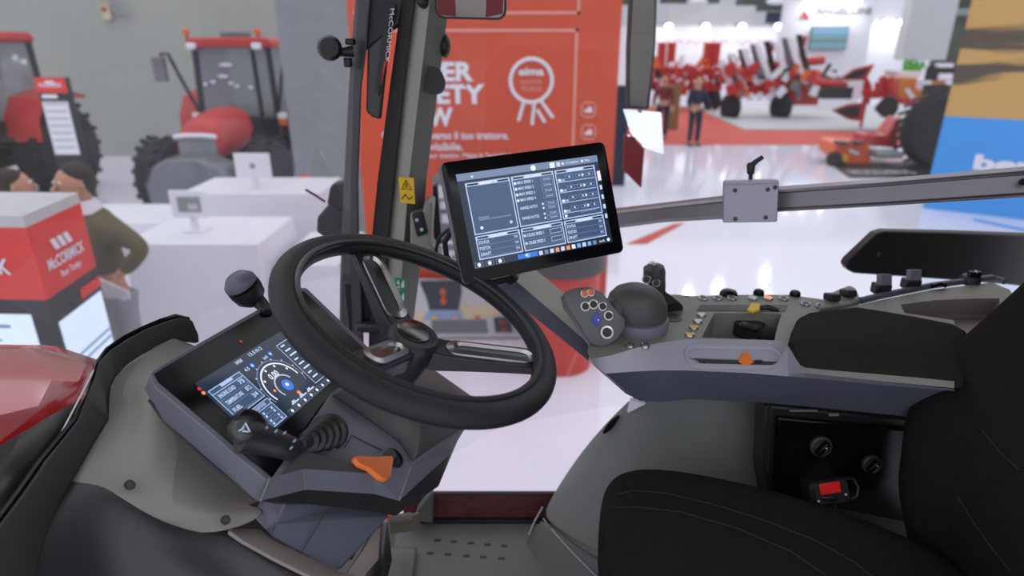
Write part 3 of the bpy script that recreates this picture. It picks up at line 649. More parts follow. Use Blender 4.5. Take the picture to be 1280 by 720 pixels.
b_ = MB('orangeplastic'); b_.add(q+[tpx], [(0, 1, 4), (1, 2, 4), (2, 3, 4), (3, 0, 4), (3, 2, 1, 0)]); sub(b_.build('slide_lever', arm, bevel=.001), 'orange pyramid slide lever')
# arm pad
pt = [(986, 428), (990, 415), (998, 398), (1012, 391), (1045, 387), (1071, 384), (1110, 390), (1150, 397), (1190, 405), (1208, 414), (1208, 430), (1200, 441), (1160, 441), (1090, 436), (1030, 433), (995, 431)]
pb = [(984, 433), (988, 418), (996, 400), (1012, 393), (1045, 389), (1071, 386), (1110, 394), (1150, 402), (1195, 410), (1209, 416), (1205, 485), (1195, 484), (1150, 479), (1090, 473.5), (1030, 468), (1005, 465)]
A = [Z(x, y, ZA+.020) for x, y in pt]; B = [Z(x, y, ZA-.004) for x, y in pb]; B2 = [Z(x, y+1, ZA-.01) for x, y in pb]; c_ = sum(A, V())/len(A)
b_ = MB('fabric2'); b_.loft([B2, B, A, [c_+(q-c_)*.8+V((0, 0, .005)) for q in A]]); b_.build('arm_pad', arm, bevel=.006, seg=3, ang=60)
# buttons
def button(x, y, r_=.0065, top='pl_blue', z=None, parent=arm, nrm=(0, -.1, 1), lab=None, name='button', ringm='silver'):
    q = Z(x, y, (z or ZA)+.001); b_ = MB(ringm); b_.lathe(q, nrm, [(r_*1.15, -.002), (r_*1.15, .002), (r_, .0035), (r_*.82, .003), (r_*.82, 0)], n=20)
    b_.lathe(q, nrm, [(r_*.82, -.001), (r_*.82, .0025), (r_*.6, .0035), (0, .004)], top, 16); o = b_.build(name, parent)
    if lab: sub(o, lab)
for x, y, t_ in ((879, 373, 'pl_blue'), (897, 373, 'pl_blue'), (915, 373, 'pl_blue'), (941, 373, 'white'), (960, 373, 'btn_red'), (979.5, 373.5, 'pl_blue'), (1006.7, 380, 'pl_blue'), (1025.5, 383, 'pl_blue')): button(x, y, .0085, t_, lab='lit red button' if t_ == 'btn_red' else None)
for x, y, t_ in ((876.7, 394, 'white'), (872, 402, 'lens'), (867, 410, 'yellow'), (862, 419, 'yellow')): button(x, y, .0075, t_)
for x, y in ((787.5, 432.5), (806.7, 432.5)): button(x, y, .0065)
for x, y, r_ in ((912, 370, .018), (950, 369.5, .011), (995.6, 371, .011)):
    b_ = MB('blackgloss'); b_.lathe(Z(x, y)+V((0, .008, 0)), (0, 0, 1), [(r_, -.004), (r_, .004), (r_*.8, .009), (r_*.4, .011), (0, .0115)], n=24); b_.build('dial', arm)
b_ = MB('black'); b_.prism([Z(x, y, ZA+.001) for x, y in ((871, 388), (875, 381), (985, 381), (981, 389))], (0, 0, -.001)); b_.build('key_recess', arm)
b_ = MB('pl_dark'); q = Z(840, 397.5, ZA); b_.lathe(q, (0, 0, 1), [(.019, -.002), (.019, .0015), (.016, .0025), (0, .001)], n=28); b_.build('speaker_grille', arm)
kt = thing('key_tag', 'small yellow tag with a black key lying in the slot above the storage box', 'tag', Z(950, 385, ZA))
b_ = MB('yellow'); b_.prism([Z(x, y, ZA+.012) for x, y in ((934, 386), (939, 378), (951, 379), (950, 386), (942, 389))], (0, 0, -.006)); b_.build('tag', kt, bevel=.002)
b_ = MB('black'); b_.tube([Z(950, 385, ZA+.008), Z(960, 384, ZA+.01), Z(973, 388, ZA+.006)], [.005, .006, .004]); b_.build('key', kt)
cn = thing('cable_connector', 'black cable connector lying in the storage box of the armrest console', 'connector', Z(945, 415, ZA-.048))
b_ = MB('black'); R_ = Matrix.Rotation(math.radians(-38), 3, 'Z'); b_.box(Z(936, 411, ZA-.03), (.05, .034, .03), R=R_); b_.box(Z(936, 407, ZA-.012), (.032, .02, .008), R=R_); b_.build('plug', cn, bevel=.004)
MB('rubber').tube([Z(940, 412, ZA-.03), Z(958, 419, ZA-.03), Z(972, 423, ZA-.035)], [.011, .013, .012]).build('cable', cn)
# multifunction handle
FH = Fr(at(744, 396, 1.0), (1, .12, -.08), (-.05, .45, .9))
ho = [(706, 371), (712, 364), (723, 360), (738, 359), (753, 366), (763, 379), (772, 389), (782, 399), (781, 410), (773, 423), (763, 431), (751, 434.5), (740, 431), (730, 417), (719, 399), (709, 385)]
fr_ = [FH.px(x, y, 0) for x, y in ho]; cc = sum(fr_, V())/len(fr_)
M['handle'] = mat('handle', (.115, .11, .118), .45, bump=.15); hnd = MB('handle'); hnd.loft([[cc+(q-cc)*.80-FH.n*.045+V((.02, 0, 0)) for q in fr_], [cc+(q-cc)*1.05-FH.n*.022 for q in fr_], [cc+(q-cc)*1.04-FH.n*.008 for q in fr_], fr_, [cc+(q-cc)*.93+FH.n*.002 for q in fr_]])
hdl = hnd.build('drive_handle', arm, bevel=.002, ang=50)
for x, y, r_, t_ in ((730.5, 367, .0062, 'orangepaint'), (738.5, 365.5, .0062, 'orangepaint'), (731.5, 383, .0075, 'black'), (741.5, 380.5, .0075, 'black'), (753, 383, .007, 'black'), (760.5, 394.5, .0075, 'black'), (758.5, 415.5, .010, 'black')):
    b_ = MB('silver'); q = FH.px(x, y, .003); b_.lathe(q, FH.n, [(r_*1.15, -.004), (r_*1.15, .0015), (r_*.85, .002), (r_*.85, 0)], n=20); b_.lathe(q, FH.n, [(r_*.85, -.003), (r_*.8, .002), (0, .003)], t_, 16); b_.build('button', hdl)
b_ = MB('scr_bg'); b_.prism([FH.px(x, y, .0035) for x, y in ((738, 399), (747, 389.5), (753.5, 399), (748, 409.5))], -FH.n*.003); b_.ball(FH.px(748, 400, .004), .0013, 'btn_red'); M['scr_bg2'] = mat('scr_bg2', (.01, .02, .15), .3, emit=(.01, .02, .14), es=1); b_.ms[0] = 'scr_bg2'; b_.build('display', hdl)
# dome of the palm rest
b_ = MB('pl_dark'); q = Z(797, 410, ZA); up_ = V((0, 0, 1))
pr_ = [(.052, -.004), (.0525, .018), (.055, .032), (.0545, .048), (.048, .065), (.036, .077), (.019, .084), (0, .086)]
b_.loft([[q+V((-.009*(h_/.08)**1.0, .0, h_))+V((math.cos(t_)*max(r_, 1e-4), math.sin(t_)*max(r_, 1e-4)*.85, 0)) for t_ in [2*math.pi*i/36 for i in range(36)]] for r_, h_ in pr_]); b_.build('palm_rest', arm)
b_ = MB('pl_dark'); b_.tube([q+V((-.02, -.005, .050)), cc-FH.n*.045+V((.03, 0, .0))], [.031, .027], n=20); b_.build('handle_neck', arm)
b_ = MB('pl_mid'); b_.lathe(q+V((.0, .0, .0)), (0, 0, 1), [(.0535, .0), (.0545, .010), (.0535, .022), (.05, .023)], n=36); b_.build('palm_rest_base', arm)
# small joystick
js = at(817, 348, 1.20); base = Z(836, 389, ZA)
b_ = MB('rubber'); pr_ = []
b0, b1 = base, at(823, 367, 1.175)
dd = b1-b0; L = dd.length
for k in range(5): r_ = .025-.0030*k; pr_ += [(r_, k*L/5), (r_+.002, (k+.35)*L/5), (r_-.004, (k+.8)*L/5)]
b_.lathe(b0, dd, [(.028, -.004)]+pr_+[(.011, L)], n=24); b_.build('joystick_boot', arm)
b_ = MB('pl_dark'); b_.tube([b1, at(823, 358, 1.17), at(820, 350, 1.17), at(818, 342, 1.168), at(817, 334, 1.167), at(817, 330, 1.167)], [.013, .0145, .019, .0220, .0200, .010], n=20); b_.ball(at(817, 329.5, 1.165), (.009, .009, .004), 'silver')
joy = b_.build('joystick', arm)
for x, y in ((808.5, 349), (820.5, 353.5)):
    q = at(x, y, 1.145); b_ = MB('silver'); b_.lathe(q, (-.1, -1, .4), [(.0085, -.006), (.0085, .001), (.0065, .002), (.0065, 0)], n=18); b_.lathe(q, (-.1, -1, .4), [(.0065, -.003), (.006, .002), (0, .003)], 'black', 14); b_.build('button', joy)
# beam that carries the tablet
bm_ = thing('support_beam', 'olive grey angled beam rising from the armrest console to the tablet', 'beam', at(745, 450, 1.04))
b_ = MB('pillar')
u0, u1 = at(664, 332, 1.23), at(780, 428, 1.16); l0, l1 = at(643, 349, 1.13), at(745, 437, 1.04)
dn = V((-.004, -.004, -.022))
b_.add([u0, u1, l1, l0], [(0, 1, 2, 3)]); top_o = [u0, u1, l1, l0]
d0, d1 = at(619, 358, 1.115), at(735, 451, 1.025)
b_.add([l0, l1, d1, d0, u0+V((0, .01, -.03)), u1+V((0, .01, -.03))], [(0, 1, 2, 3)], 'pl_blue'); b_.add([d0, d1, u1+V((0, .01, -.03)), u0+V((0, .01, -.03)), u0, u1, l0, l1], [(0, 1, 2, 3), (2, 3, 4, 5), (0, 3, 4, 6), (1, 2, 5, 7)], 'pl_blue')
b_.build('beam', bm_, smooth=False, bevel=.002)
b_ = MB('black'); b_.tube([at(636, 347, 1.10), at(618, 353, 1.08), at(604, 353, 1.07)], .008); b_.tube([at(640, 349, 1.11), at(632, 335, 1.10), at(640, 320, 1.09)], .014); b_.build('clamp', bm_)

# ------------------------------------------------------------------ tablet
FT = Fr((.0435, 1.0402, H-.2602), (.9093, .413, .0505), (-.1885, .3008, .9349))
tb = thing('tablet', 'black tablet terminal showing a bright settings page on its stand beam', 'tablet', FT.p(0, -.1, -.01))
def rr(fr, w, h, r_, c, cx=0, cy=0, n=5):
    pts = []
    for sx_, sy_, a0 in ((1, 1, 0), (-1, 1, 90), (-1, -1, 180), (1, -1, 270)):
        for k in range(n+1): a = math.radians(a0+90*k/n); pts.append(fr.p(cx+sx_*(w/2-r_)+r_*math.cos(a), cy+sy_*(h/2-r_)+r_*math.sin(a), c))
    return pts
TW, TH = .303, .198
b_ = MB('pl_mid'); b_.loft([rr(FT, TW-.02, TH-.02, .010, -.026), rr(FT, TW, TH, .010, -.020), rr(FT, TW, TH, .010, -.003)]); b_.build('case', tb)
b_ = MB('blackgloss'); b_.loft([rr(FT, TW, TH, .010, -.003), rr(FT, TW-.001, TH-.001, .010, -.0005), rr(FT, TW-.004, TH-.004, .009, 0)]); tbz = b_.build('front', tb)
w, h = .262, .154
b_, rect, frame, txt, disc, arc = screen_ui(FT, w, h, 'screen', tb, 'scr_bg')
rect(.0, .0, 1, .075, 'scr_dim', .0006); rect(0, .08, 1, .925, 'scr_bg', .0007)
disc(.52, .045, .0048, 'scr_white'); rect(.64, .015, .675, .072, 'scr_white', .0011); rect(.69, .02, .715, .068, 'scr_text', .0011); txt('Complete', .76, .028, .85, .058); disc(.735, .042, .0022, 'scr_white'); disc(.88, .042, .0022, 'scr_white'); txt('Map', .90, .028, .935, .058)
disc(.10, .045, .002, 'scr_text'); txt('A', .05, .03, .07, .06, 'scr_dim'); txt('R', .13, .03, .15, .06, 'scr_dim')
def box_ui(x0, y0, x1, y1, title):
    rect(x0, y0, x1, y1, 'scr_panel', .0009); frame(x0, y0, x1, y1, t=.0075); rect(x0, y0, x1, y0+.04, 'scr_line', .0012)
    xm = (x0+x1)/2; wd = (x1-x0)*.22; rect(x0+.012, y0+.012, xm-wd, y0+.032, 'scr_bg', .0015); rect(xm+wd, y0+.012, x1-.012, y0+.032, 'scr_bg', .0015)
    txt(title, xm-wd*.8, y0+.008, xm+wd*.8, y0+.034, 'scr_white', .0017)
box_ui(.045, .105, .345, .655, 'MAP 1'); box_ui(.355, .105, .655, .655, 'SPEED TARGETS'); box_ui(.665, .105, .965, .655, 'HITCH VALVES')
box_ui(.045, .67, .345, .92, 'REAR HITCH'); box_ui(.355, .67, .655, .92, 'CRUISE CONTROL'); box_ui(.665, .67, .965, .92, 'HEADLAND')
rect(.09, .50, .31, .512, 'scr_dim', .0012); rect(.09, .475, .16, .495, 'scr_dim', .0012); disc(.10, .59, .0026, 'scr_white'); disc(.30, .58, .0028, 'scr_line')
for k in range(4): y = .165+k*.062; disc(.375, y+.018, .0024, 'scr_white'); txt('MAX SPEED '+str(k+1), .39, y, .50, y+.032); frame(.555, y-.008, .64, y+.038, 'scr_dim', .003); txt('5.0 km/h', .572, y+.004, .625, y+.026, 'scr_line')
for k in range(2):
    y = .43+k*.11; txt('RANGE AUTO'+str(k+1), .38, y+.01, .50, y+.042)
    for j in range(2): frame(.555, y-.008+j*.047, .64, y+.035+j*.047, 'scr_dim', .003); disc(.54, y+.015+j*.045, .002, 'scr_text'); txt('12 km/h', .575, y+.002+j*.047, .625, y+.024+j*.047, 'scr_line')
for k in range(4):
    y = .165+k*.115; rect(.675, y+.075, .95, y+.083, 'scr_line', .0012); disc(.69, y+.055, .0026, 'scr_white'); txt('EHR', .70, y+.045, .73, y+.07)
    for j in range(3): frame(.735+j*.075, y+.008, .795+j*.075, y+.052, 'scr_dim', .003); disc(.765+j*.075, y+.03, .0017, 'scr_text')
    disc(.865, y+.03, .0022, 'scr_white')
disc(.69, .62, .0026, 'scr_white'); rect(.80, .60, .92, .608, 'scr_dim', .0012)
for k, s_ in enumerate(('STATUS', 'POSITION', 'DRAFT')): y = .725+k*.062; txt(s_, .06, y, .13, y+.034); txt(s_, .68, y, .745, y+.034); txt('100', .30, y, .325, y+.028, 'scr_line'); txt('50', .92, y, .945, y+.028, 'scr_line'); rect(.055, y+.045, .335, y+.049, 'scr_dim', .0012); rect(.675, y+.045, .955, y+.049, 'scr_dim', .0012)
for k in range(2): y = .735+k*.085; disc(.375, y+.018, .0026, 'scr_line'); txt('CRUISE SPEED '+str(k+1), .39, y, .51, y+.036); frame(.555, y-.006, .64, y+.045, 'scr_line', .003); rect(.36, y+.06, .65, y+.064, 'scr_dim', .0012)
rect(.975, .18, 1.0, .29, 'scr_white', .0011)
for k in range(4): rect(.978, .34+k*.11, .995, .39+k*.11, 'scr_text', .0011)
rect(0, .935, 1, 1, 'scr_bg', .0009)
for k in range(3): frame(.01+k*.07, .94, .065+k*.07, .995, 'scr_dim', .003); disc(.037+k*.07, .967, .0032, 'scr_white')
rect(.30, .94, .44, .99, 'scr_blue', .0012); disc(.37, .965, .0042, 'scr_cyan', .0014); disc(.36, .96, .002, 'scr_white', .0016)
for k in range(11): x = .45+k*.04; rect(x, .945, x+.026, .99, ('scr_text', 'scr_dim', 'scr_text', 'scr_orange', 'scr_text', 'scr_orange', 'scr_white', 'scr_cyan', 'scr_text', 'scr_cyan', 'scr_dim')[k], .0012)
txt('km/h', .90, .952, .94, .98); disc(.97, .965, .003, 'scr_white')
b_.build('screen', tb, smooth=False, fix=False)
cb = thing('tablet_cable', 'pair of black cables looping from the tablet down behind the steering wheel', 'cable', at(560, 330, 1.12))
MB('rubber').tube([at(572, 284, 1.09), at(560, 287, 1.11), at(549, 297, 1.13), at(545, 312, 1.14), at(548, 328, 1.15)], .0035).tube([at(575, 288, 1.08), at(564, 290, 1.09), at(556, 302, 1.1), at(558, 320, 1.11), at(568, 335, 1.11), at(590, 350, 1.1)], .0055).build('cable', cb)

# ------------------------------------------------------------------ wheel-arch moulding under the armrest
fd = thing('wheel_arch_cover', 'smooth grey wheel arch moulding rising under the armrest console', 'cover', (.4, 1.1, ZF))
rows = [[(795, 492, 1.155), (805, 490, 1.15), (830, 488, 1.13), (880, 490, 1.12), (930, 492, 1.11), (1010, 500, 1.10), (1150, 505, 1.10)],
        [(772, 512, 1.175), (785, 515, 1.15), (812, 518, 1.13), (870, 515, 1.11), (930, 515, 1.10), (1010, 520, 1.09), (1150, 530, 1.09)],
        [(735, 551, 1.20), (752, 556, 1.165), (790, 560, 1.13), (860, 560, 1.10), (930, 560, 1.085), (1010, 560, 1.08), (1150, 570, 1.08)],
        [(704, 594, 1.215), (722, 600, 1.17), (765, 603, 1.125), (840, 605, 1.09), (930, 610, 1.07), (1010, 615, 1.065), (1150, 630, 1.06)],
        [(684, 628, 1.222), (702, 636, 1.175), (745, 645, 1.12), (825, 650, 1.08), (930, 660, 1.06), (1010, 670, 1.055), (1150, 690, 1.05)],
        [(677, 645, 1.225), (694, 662, 1.17), (738, 690, 1.10), (815, 725, 1.05), (930, 745, 1.04), (1010, 750, 1.04), (1150, 760, 1.04)]]
b_ = sheet(rows, 'fender'); b_.build('arch_panel', fd, solid=-.006, sub=2)
rows = [[(675.5, 642, 1.228), (693, 661, 1.175), (737, 691, 1.103), (810, 727, 1.053), (930, 750, 1.03)],
        [(660, 670, 1.226), (674, 692, 1.17), (705, 730, 1.09), (790, 780, 1.03), (930, 800, 1.0)],
        [(650, 692, 1.222), (655, 725, 1.16), (680, 770, 1.08), (770, 830, 1.0), (930, 850, .98)]]
b_ = sheet(rows, 'fender_low'); b_.build('kick_panel', fd, solid=-.006, sub=1)
b_ = MB('offwhite'); b_.tube([at(*q) for q in ((679, 648, 1.225), (694, 667, 1.17), (715, 690, 1.12), (737, 712, 1.09), (760, 735, 1.06))], .0010, n=6); b_.tube([at(*q) for q in ((678, 634, 1.235), (668, 652, 1.235), (661, 668, 1.232))], .0018, 'offwhite', n=6); b_.build('bright_edge', fd)
vF = Fr(at(764, 531, 1.165), at(777, 516, 1.165)-at(752, 546, 1.165), (.6, .3, -.6))
b_ = MB('black'); b_.loft([[vF.o+vF.r*(.028*s_*math.cos(t_))+vF.u*(.010*s_*math.sin(t_))+V((-.15, -.8, .6))*c_ for t_ in [2*math.pi*i/24 for i in range(24)]] for s_, c_ in ((1, .0), (1, .006), (.8, .008), (.7, .004))]); b_.build('oval_vent', fd)
MB('white').prism([at(789, 500, 1.15), at(807, 505, 1.12), at(785, 516, 1.14)], (0, .01, 0)).build('tip', fd)

# ------------------------------------------------------------------ black control box with seat knobs
bx = thing('control_box', 'black seat control box with two round knobs below the armrest console', 'control box', at(1050, 640, 1.03)-V((0, 0, .05)))
b_ = MB('black'); b_.prism([at(x, y, 1.0) for x, y in ((961, 506), (1200, 530), (1230, 720), (966, 660), (956, 600))], (0, .07, 0)); b_.build('box', bx, bevel=.006)
b_ = MB('blackgloss'); b_.prism([at(x, y, .99) for x, y in ((972, 522), (1140, 538), (1140, 655), (968, 620))], (0, .012, 0)); b_.build('face_plate', bx, bevel=.004)
b_ = MB('black'); b_.prism([at(x, y, .985) for x, y in ((957, 508), (964, 509), (961, 592), (953, 590))], (0, .05, 0)); b_.build('side_flange', bx, bevel=.002)
b_ = MB('tan'); b_.box(at(1004, 513, .995), (.05, .004, .003)); b_.box(at(1042, 518, .995), (.018, .004, .005)); b_.build('latch_strip', bx)
for x, y, r_ in ((1025, 557, .019), (1088, 579, .017)):
    q = at(x, y, .985); kn = MB('pl_cover'); kn.lathe(q, (0, -1, .15), [(r_*1.05, 0), (r_*1.05, .006), (r_*.85, .008), (r_*.8, .004), (0, .004)], n=32)
    ko = kn.build('knob', bx); b_ = MB('blackgloss'); b_.box(q+V((0, -.010, 0)), (.010, .012, r_*1.5), R=Matrix.Rotation(.6, 3, 'Y')); b_.ball(q+V((.003, -.017, .006)),   .0015, 'lens'); b_.build('grip', ko, bevel=.002)
bk = thing('seat_belt_buckle', 'black seat belt buckle with red press button beside the seat cushion', 'buckle', at(1045, 625, .94))
BF = Fr(at(1040, 615, .925), at(1070, 609, .94)-at(1015, 618, .93), (-.05, .45, .85))
b_ = MB('black'); b_.loft([rr(BF, .064, .040, .010, -.022), rr(BF, .068, .044, .011, -.016), rr(BF, .068, .044, .011, -.004), rr(BF, .062, .038, .009, 0)]); bo = b_.build('body', bk)
b_ = MB('redplastic'); b_.prism([BF.p(a, c2, .0005) for a, c2 in ((-.022, -.002), (.016, -.002), (.016, .017), (-.022, .017))], BF.n*.002); sub(b_.build('press_button', bo, bevel=.001), 'red press button')
for a, c2, r_ in ((-.028, -.012, .0022), (.024, -.008, .0022), (0, -.012, .0015)): MB('lens').ball(BF.p(a, c2, .001), r_).build('rivet', bo)
b_ = MB('black'); b_.tube([BF.p(.030, .019, -.004), BF.p(.046, .016, -.004), BF.p(.052, 0, -.004), BF.p(.046, -.016, -.004), BF.p(.030, -.019, -.004)], .0028, n=8); b_.build('guard', bo)
b_ = MB('black'); b_.box(BF.p(-.01, -.04, -.02), (.03, .012, .08)); b_.build('stalk', bk, bevel=.003)

# ------------------------------------------------------------------ seat
seat = thing('driver_seat', 'black fabric driver seat at the lower right with rounded bolsters', 'seat', (.42, .78, ZF))
b_ = MB('fabric')
def cushion_row(x, zt_, fw, w0=.50, w1=1.02):
    ys = [w0, w0+.01, w0+.05, .60, .70, w1-.10, w1-.05, w1-.015, w1, w1-.003, w1-.02]
    hs = [-.16, -.04, .0, .0, -.008, .004, .012, -.012, -.06, -.12, -.16]
    return [V((x+fw*(0 if 2 < i < 7 else .012), y, H+zt_+h_)) for i, (y, h_) in enumerate(zip(ys, hs))]
ZS = -.700
rws = []
for x, dz, w1 in ((.180, -.22, .93), (.168, -.15, .945), (.163, -.09, .955), (.166, -.045, .96), (.184, -.018, .967), (.225, -.003, .97), (.30, -.006, .965), (.42, -.02, .945), (.55, -.036, .905), (.74, -.06, .80)):
    rws.append(cushion_row(x, ZS+dz, 0, w1=w1))
b_.loft(rws); sc_ = b_.build('cushion', seat, sub=2, ang=180)
cushion_o = sc_
MB('black').box((.45, .78, ZF+.10), (.42, .36, .20)).box((.45, .78, ZF+.24), (.30, .28, .12)).build('pedestal', seat, bevel=.01)
# backrest: lofted from bottom to top, bulging bolster on the far side
b_ = MB('fabric')
def brow(z, xf, yf, th):
    ys = [.50, .51, .55, .63, .71, .80, yf-.07, yf-.02, yf, yf-.01, yf-.05, .72, .54]
    xo = [.06, .02, -.01, .02, .025, .02, -.01, -.005, .03, th*.6, th, th, th*.9]
    return [V((xf+o_, y, z)) for y, o_ in zip(ys, xo)]
b_.loft([brow(H+z, x, y, .13) for z, x, y in ((-.95, .735, .86), (-.86, .707, .88), (-.77, .678, .905), (-.70, .660, .92), (-.64, .660, .925), (-.587, .664, .948), (-.51, .691, .958), (-.44, .738, .955), (-.39, .772, .95), (-.276, .84, .94), (-.13, .90, .90), (.05, .95, .88))])
bo = b_.build('backrest', seat, sub=2, ang=180)
bpy.context.view_layer.update(); _d = bpy.context.evaluated_depsgraph_get()
def seam(o, pts, name='seam_line', r_=.0011):      # stitched seam lying on the cushion surface
    e_ = o.evaluated_get(_d); off = o.matrix_world.translation; out = []
    for (xa, ya), (xb, yb) in zip(pts, pts[1:]):
        for k in range(6):
            x, y = xa+(xb-xa)*k/6, ya+(yb-ya)*k/6; rr_ = ray(x, y).normalized(); ok, loc, n_, i_ = e_.ray_cast(CP-off, rr_)
            if ok: out.append(loc+off+n_*.0003)
    if len(out) > 2: MB('seam').tube(out, r_, n=6).build(name, o)
seam(cushion_o, ((772, 618), (790, 613), (830, 616), (890, 630), (960, 652), (1020, 676), (1070, 704), (1100, 730)))
seam(cushion_o, ((764, 634), (800, 634), (850, 640), (920, 660), (990, 690), (1040, 725)))
seam(bo, ((1198, 622), (1215, 650), (1240, 685), (1268, 720)))
seam(bo, ((1225, 535), (1250, 565), (1279, 592)))

# ------------------------------------------------------------------ side console behind the armrest
ZC = H-.475
sd_ = thing('side_console', 'grey side console with tray and rocker switches behind the arm pad', 'console', (.95, 1.2, ZC-.12))
outer = [(1040, 396), (1110, 414), (1190, 428), (1262, 432), (1300, 424), (1277, 385), (1262, 362), (1240, 353), (1165, 362), (1105, 374), (1060, 384), (1020, 392)]
inner = [(1140, 400), (1165, 408), (1190, 412), (1212, 414), (1247, 410), (1250, 390), (1249.5, 373), (1220, 373), (1170, 375), (1126, 380.5), (1128, 386), (1133, 394)]
b_ = MB('pl_light'); b_.holed([Z(x, y, ZC) for x, y in outer], [Z(x, y, ZC) for x, y in inner], (0, 0, -.04), mi='tan')
ou = [Z(x, y, ZC) for x, y in outer]; b_.loft([ou, [q-V((0, 0, .10)) for q in ou]], cap=False); b_.build('console_body', sd_, bevel=.004, fix=False)
b_ = MB('pl_blue'); b_.tube([Z(x, y, ZC+.002) for x, y in ((1075, 376), (1105, 369), (1165, 357), (1240, 347), (1256, 352))], .007); b_.build('edge_rail', sd_)
for x, y in ((1040, 371), (1060, 366)):
    q = Z(x, y, ZC+.012); b_ = MB('black'); b_.box(q, (.022, .03, .014), R=Matrix.Rotation(-.25, 3, 'X')); b_.build('rocker_switch', sd_, bevel=.003)
b_ = MB('pl_light'); b_.prism([Z(x, y, ZC+.006) for x, y in ((1024, 385), (1030, 371), (1046, 362), (1062, 356), (1070, 360), (1076, 374), (1060, 380))], (0, 0, -.02)); b_.build('switch_plate', sd_, bevel=.003)
for x, y in ((1100, 358), (1137, 352)):
    q = Z(x, y+8, ZC); b_ = MB('black'); b_.box(q+V((0, 0, .010)), (.032, .024, .022)); ro = b_.build('rocker_switch', sd_, bevel=.003)
    b_ = MB('pl_mid'); b_.box(q+V((0, -.004, .030)), (.026, .014, .024), R=Matrix.Rotation(-.35, 3, 'X')); b_.build('cap', ro, bevel=.003)
q = Z(1212, 352, ZC); b_ = MB('black'); b_.lathe(q, (0, 0, 1), [(.02, -.004), (.02, .008), (.016, .014), (0, .015)], n=24); b_.box(q+V((0, -.008, .020)), (.024, .01, .012), 'blackgloss'); b_.ball(q+V((0, -.010, .026)), .0035, 'lens'); b_.build('rotary_knob', sd_)
b_ = MB('blackgloss'); b_.tube([Z(1165, 358, ZC+.006), Z(1175, 355, ZC+.01), Z(1182, 357, ZC+.006)], .005); b_.build('hinge', sd_)

# black panel beyond the side console
pn = thing('tinted_panel', 'black flat panel with a slanted rounded end behind the side console', 'panel', at(1170, 360, 1.5))
b_ = MB('black'); pp = [(1106, 289), (1200, 291), (1400, 298), (1400, 372), (1260, 356), (1170, 349), (1068, 342), (1060, 338), (1057, 332), (1060, 326), (1096, 292)]
b_.prism([at(x, y, 1.47+(.0006*(x-1060))) for x, y in pp], (0, .03, 0)); b_.build('panel', pn, bevel=.004)
MB('pl_dark').lathe(at(1098, 318, 1.49), (0, -1, .1), [(.006, 0), (.005, .003), (0, .004)], n=14).build('screw', pn)

# aluminium rail with clamp
rl = thing('aluminium_rail', 'brushed aluminium rail crossing the right side window', 'rail', at(940, 262, 1.35))
b_ = MB('rail')
def rsec(x, y0, y1, t_):
    r0, r1 = CP+ray(x, y0)*t_, CP+ray(x, y1)*t_; d_ = V((.0, .03, .0))
    hh = (r0-r1); return [r0, r0-hh*.10+V((0, -.006, 0)), r0-hh*.16, r0-hh*.84, r1+hh*.10+V((0, -.006, 0)), r1, r1+d_, r0+d_]
b_.loft([rsec(760, 265, 287, 1.62), rsec(830, 257, 278, 1.50), rsec(905, 248.5, 274, 1.39), rsec(972, 237, 265, 1.30), rsec(1100, 228, 258, 1.21), rsec(1280, 213, 246.5, 1.10), rsec(1400, 203, 238, 1.03)])
b_.build('rail', rl, bevel=.0012, ang=30)
b_ = MB('black'); b_.lathe(at(1277, 227, 1.08), (0, -1, .1), [(.006, 0), (.006, .004), (0, .004)], n=14); b_.build('screw', rl)
cl = thing('rail_clamp', 'aluminium clamp block with black lever on the rail', 'clamp', at(938, 275, 1.32))
CF = Fr(at(938, 252.5, 1.255), (1, -.28, .09), (-.03, .12, 1))
b_ = MB('alu'); b_.loft([rr(CF, .104, .083, .004, -.05), rr(CF, .104, .083, .004, -.001), rr(CF, .102, .081, .003, 0)])
b_.box(CF.p(0, .040, .002), (.100, .006, .012), R=CF.M()); co = b_.build('block', cl, bevel=.001)
for a, c2 in ((-.030, .024), (.032, .024), (-.028, -.034), (.030, -.032), (.045, .028)): MB('pl_dark').lathe(CF.p(a, c2, .0), CF.n, [(.0045, -.001), (.0045, .0015), (.002, .0016), (0, .0005)], n=12).build('screw', co)
b_ = MB('black'); b_.lathe(CF.p(0, .043, -.02), CF.u, [(.004, 0), (.004, .01), (.007, .012), (.0085, .030), (.006, .034), (0, .035)], n=18)
b_.tube([CF.p(-.001, .070, -.018), CF.p(.010, .080, -.017), CF.p(.022, .088, -.016)], [.0065, .005, .0045]); b_.build('clamp_lever', cl)

# interior mirror at the top
mr = thing('rear_view_mirror', 'black framed mirror at the top edge with painted red reflection beside the pillar', 'mirror', at(588, -10, 1.25))
MF = Fr(at(588, -12, 1.2), (1, .0, -.02), (.0, -.3, 1))
b_ = MB('black'); b_.loft([rr(MF, .105, .088, .014, -.02), rr(MF, .125, .095, .016, -.006), rr(MF, .125, .095, .016, 0)]); mo = b_.build('housing', mr)
b_ = MB('mirror'); b_.prism(rr(MF, .117, .087, .013, .0006), MF.n*.0006); b_.prism([MF.p(-.058, -.040, .0015), MF.p(-.026, -.043, .0015), MF.p(-.028, .04, .0015), MF.p(-.058, .04, .0015)], MF.n*.0004, 'darkred').prism([MF.p(.026, -.043, .0015), MF.p(.056, -.036, .0015), MF.p(.058, .04, .0015), MF.p(.03, .04, .0015)], MF.n*.0004, 'darkred'); b_.build('mirror_glass', mo)  # dark red patches on the glass paint in the red reflection
MB('black').tube([MF.p(0, .03, -.015), MF.p(-.03, .08, -.02), MF.p(-.02, .2, -.03)], .007).build('arm', mr)

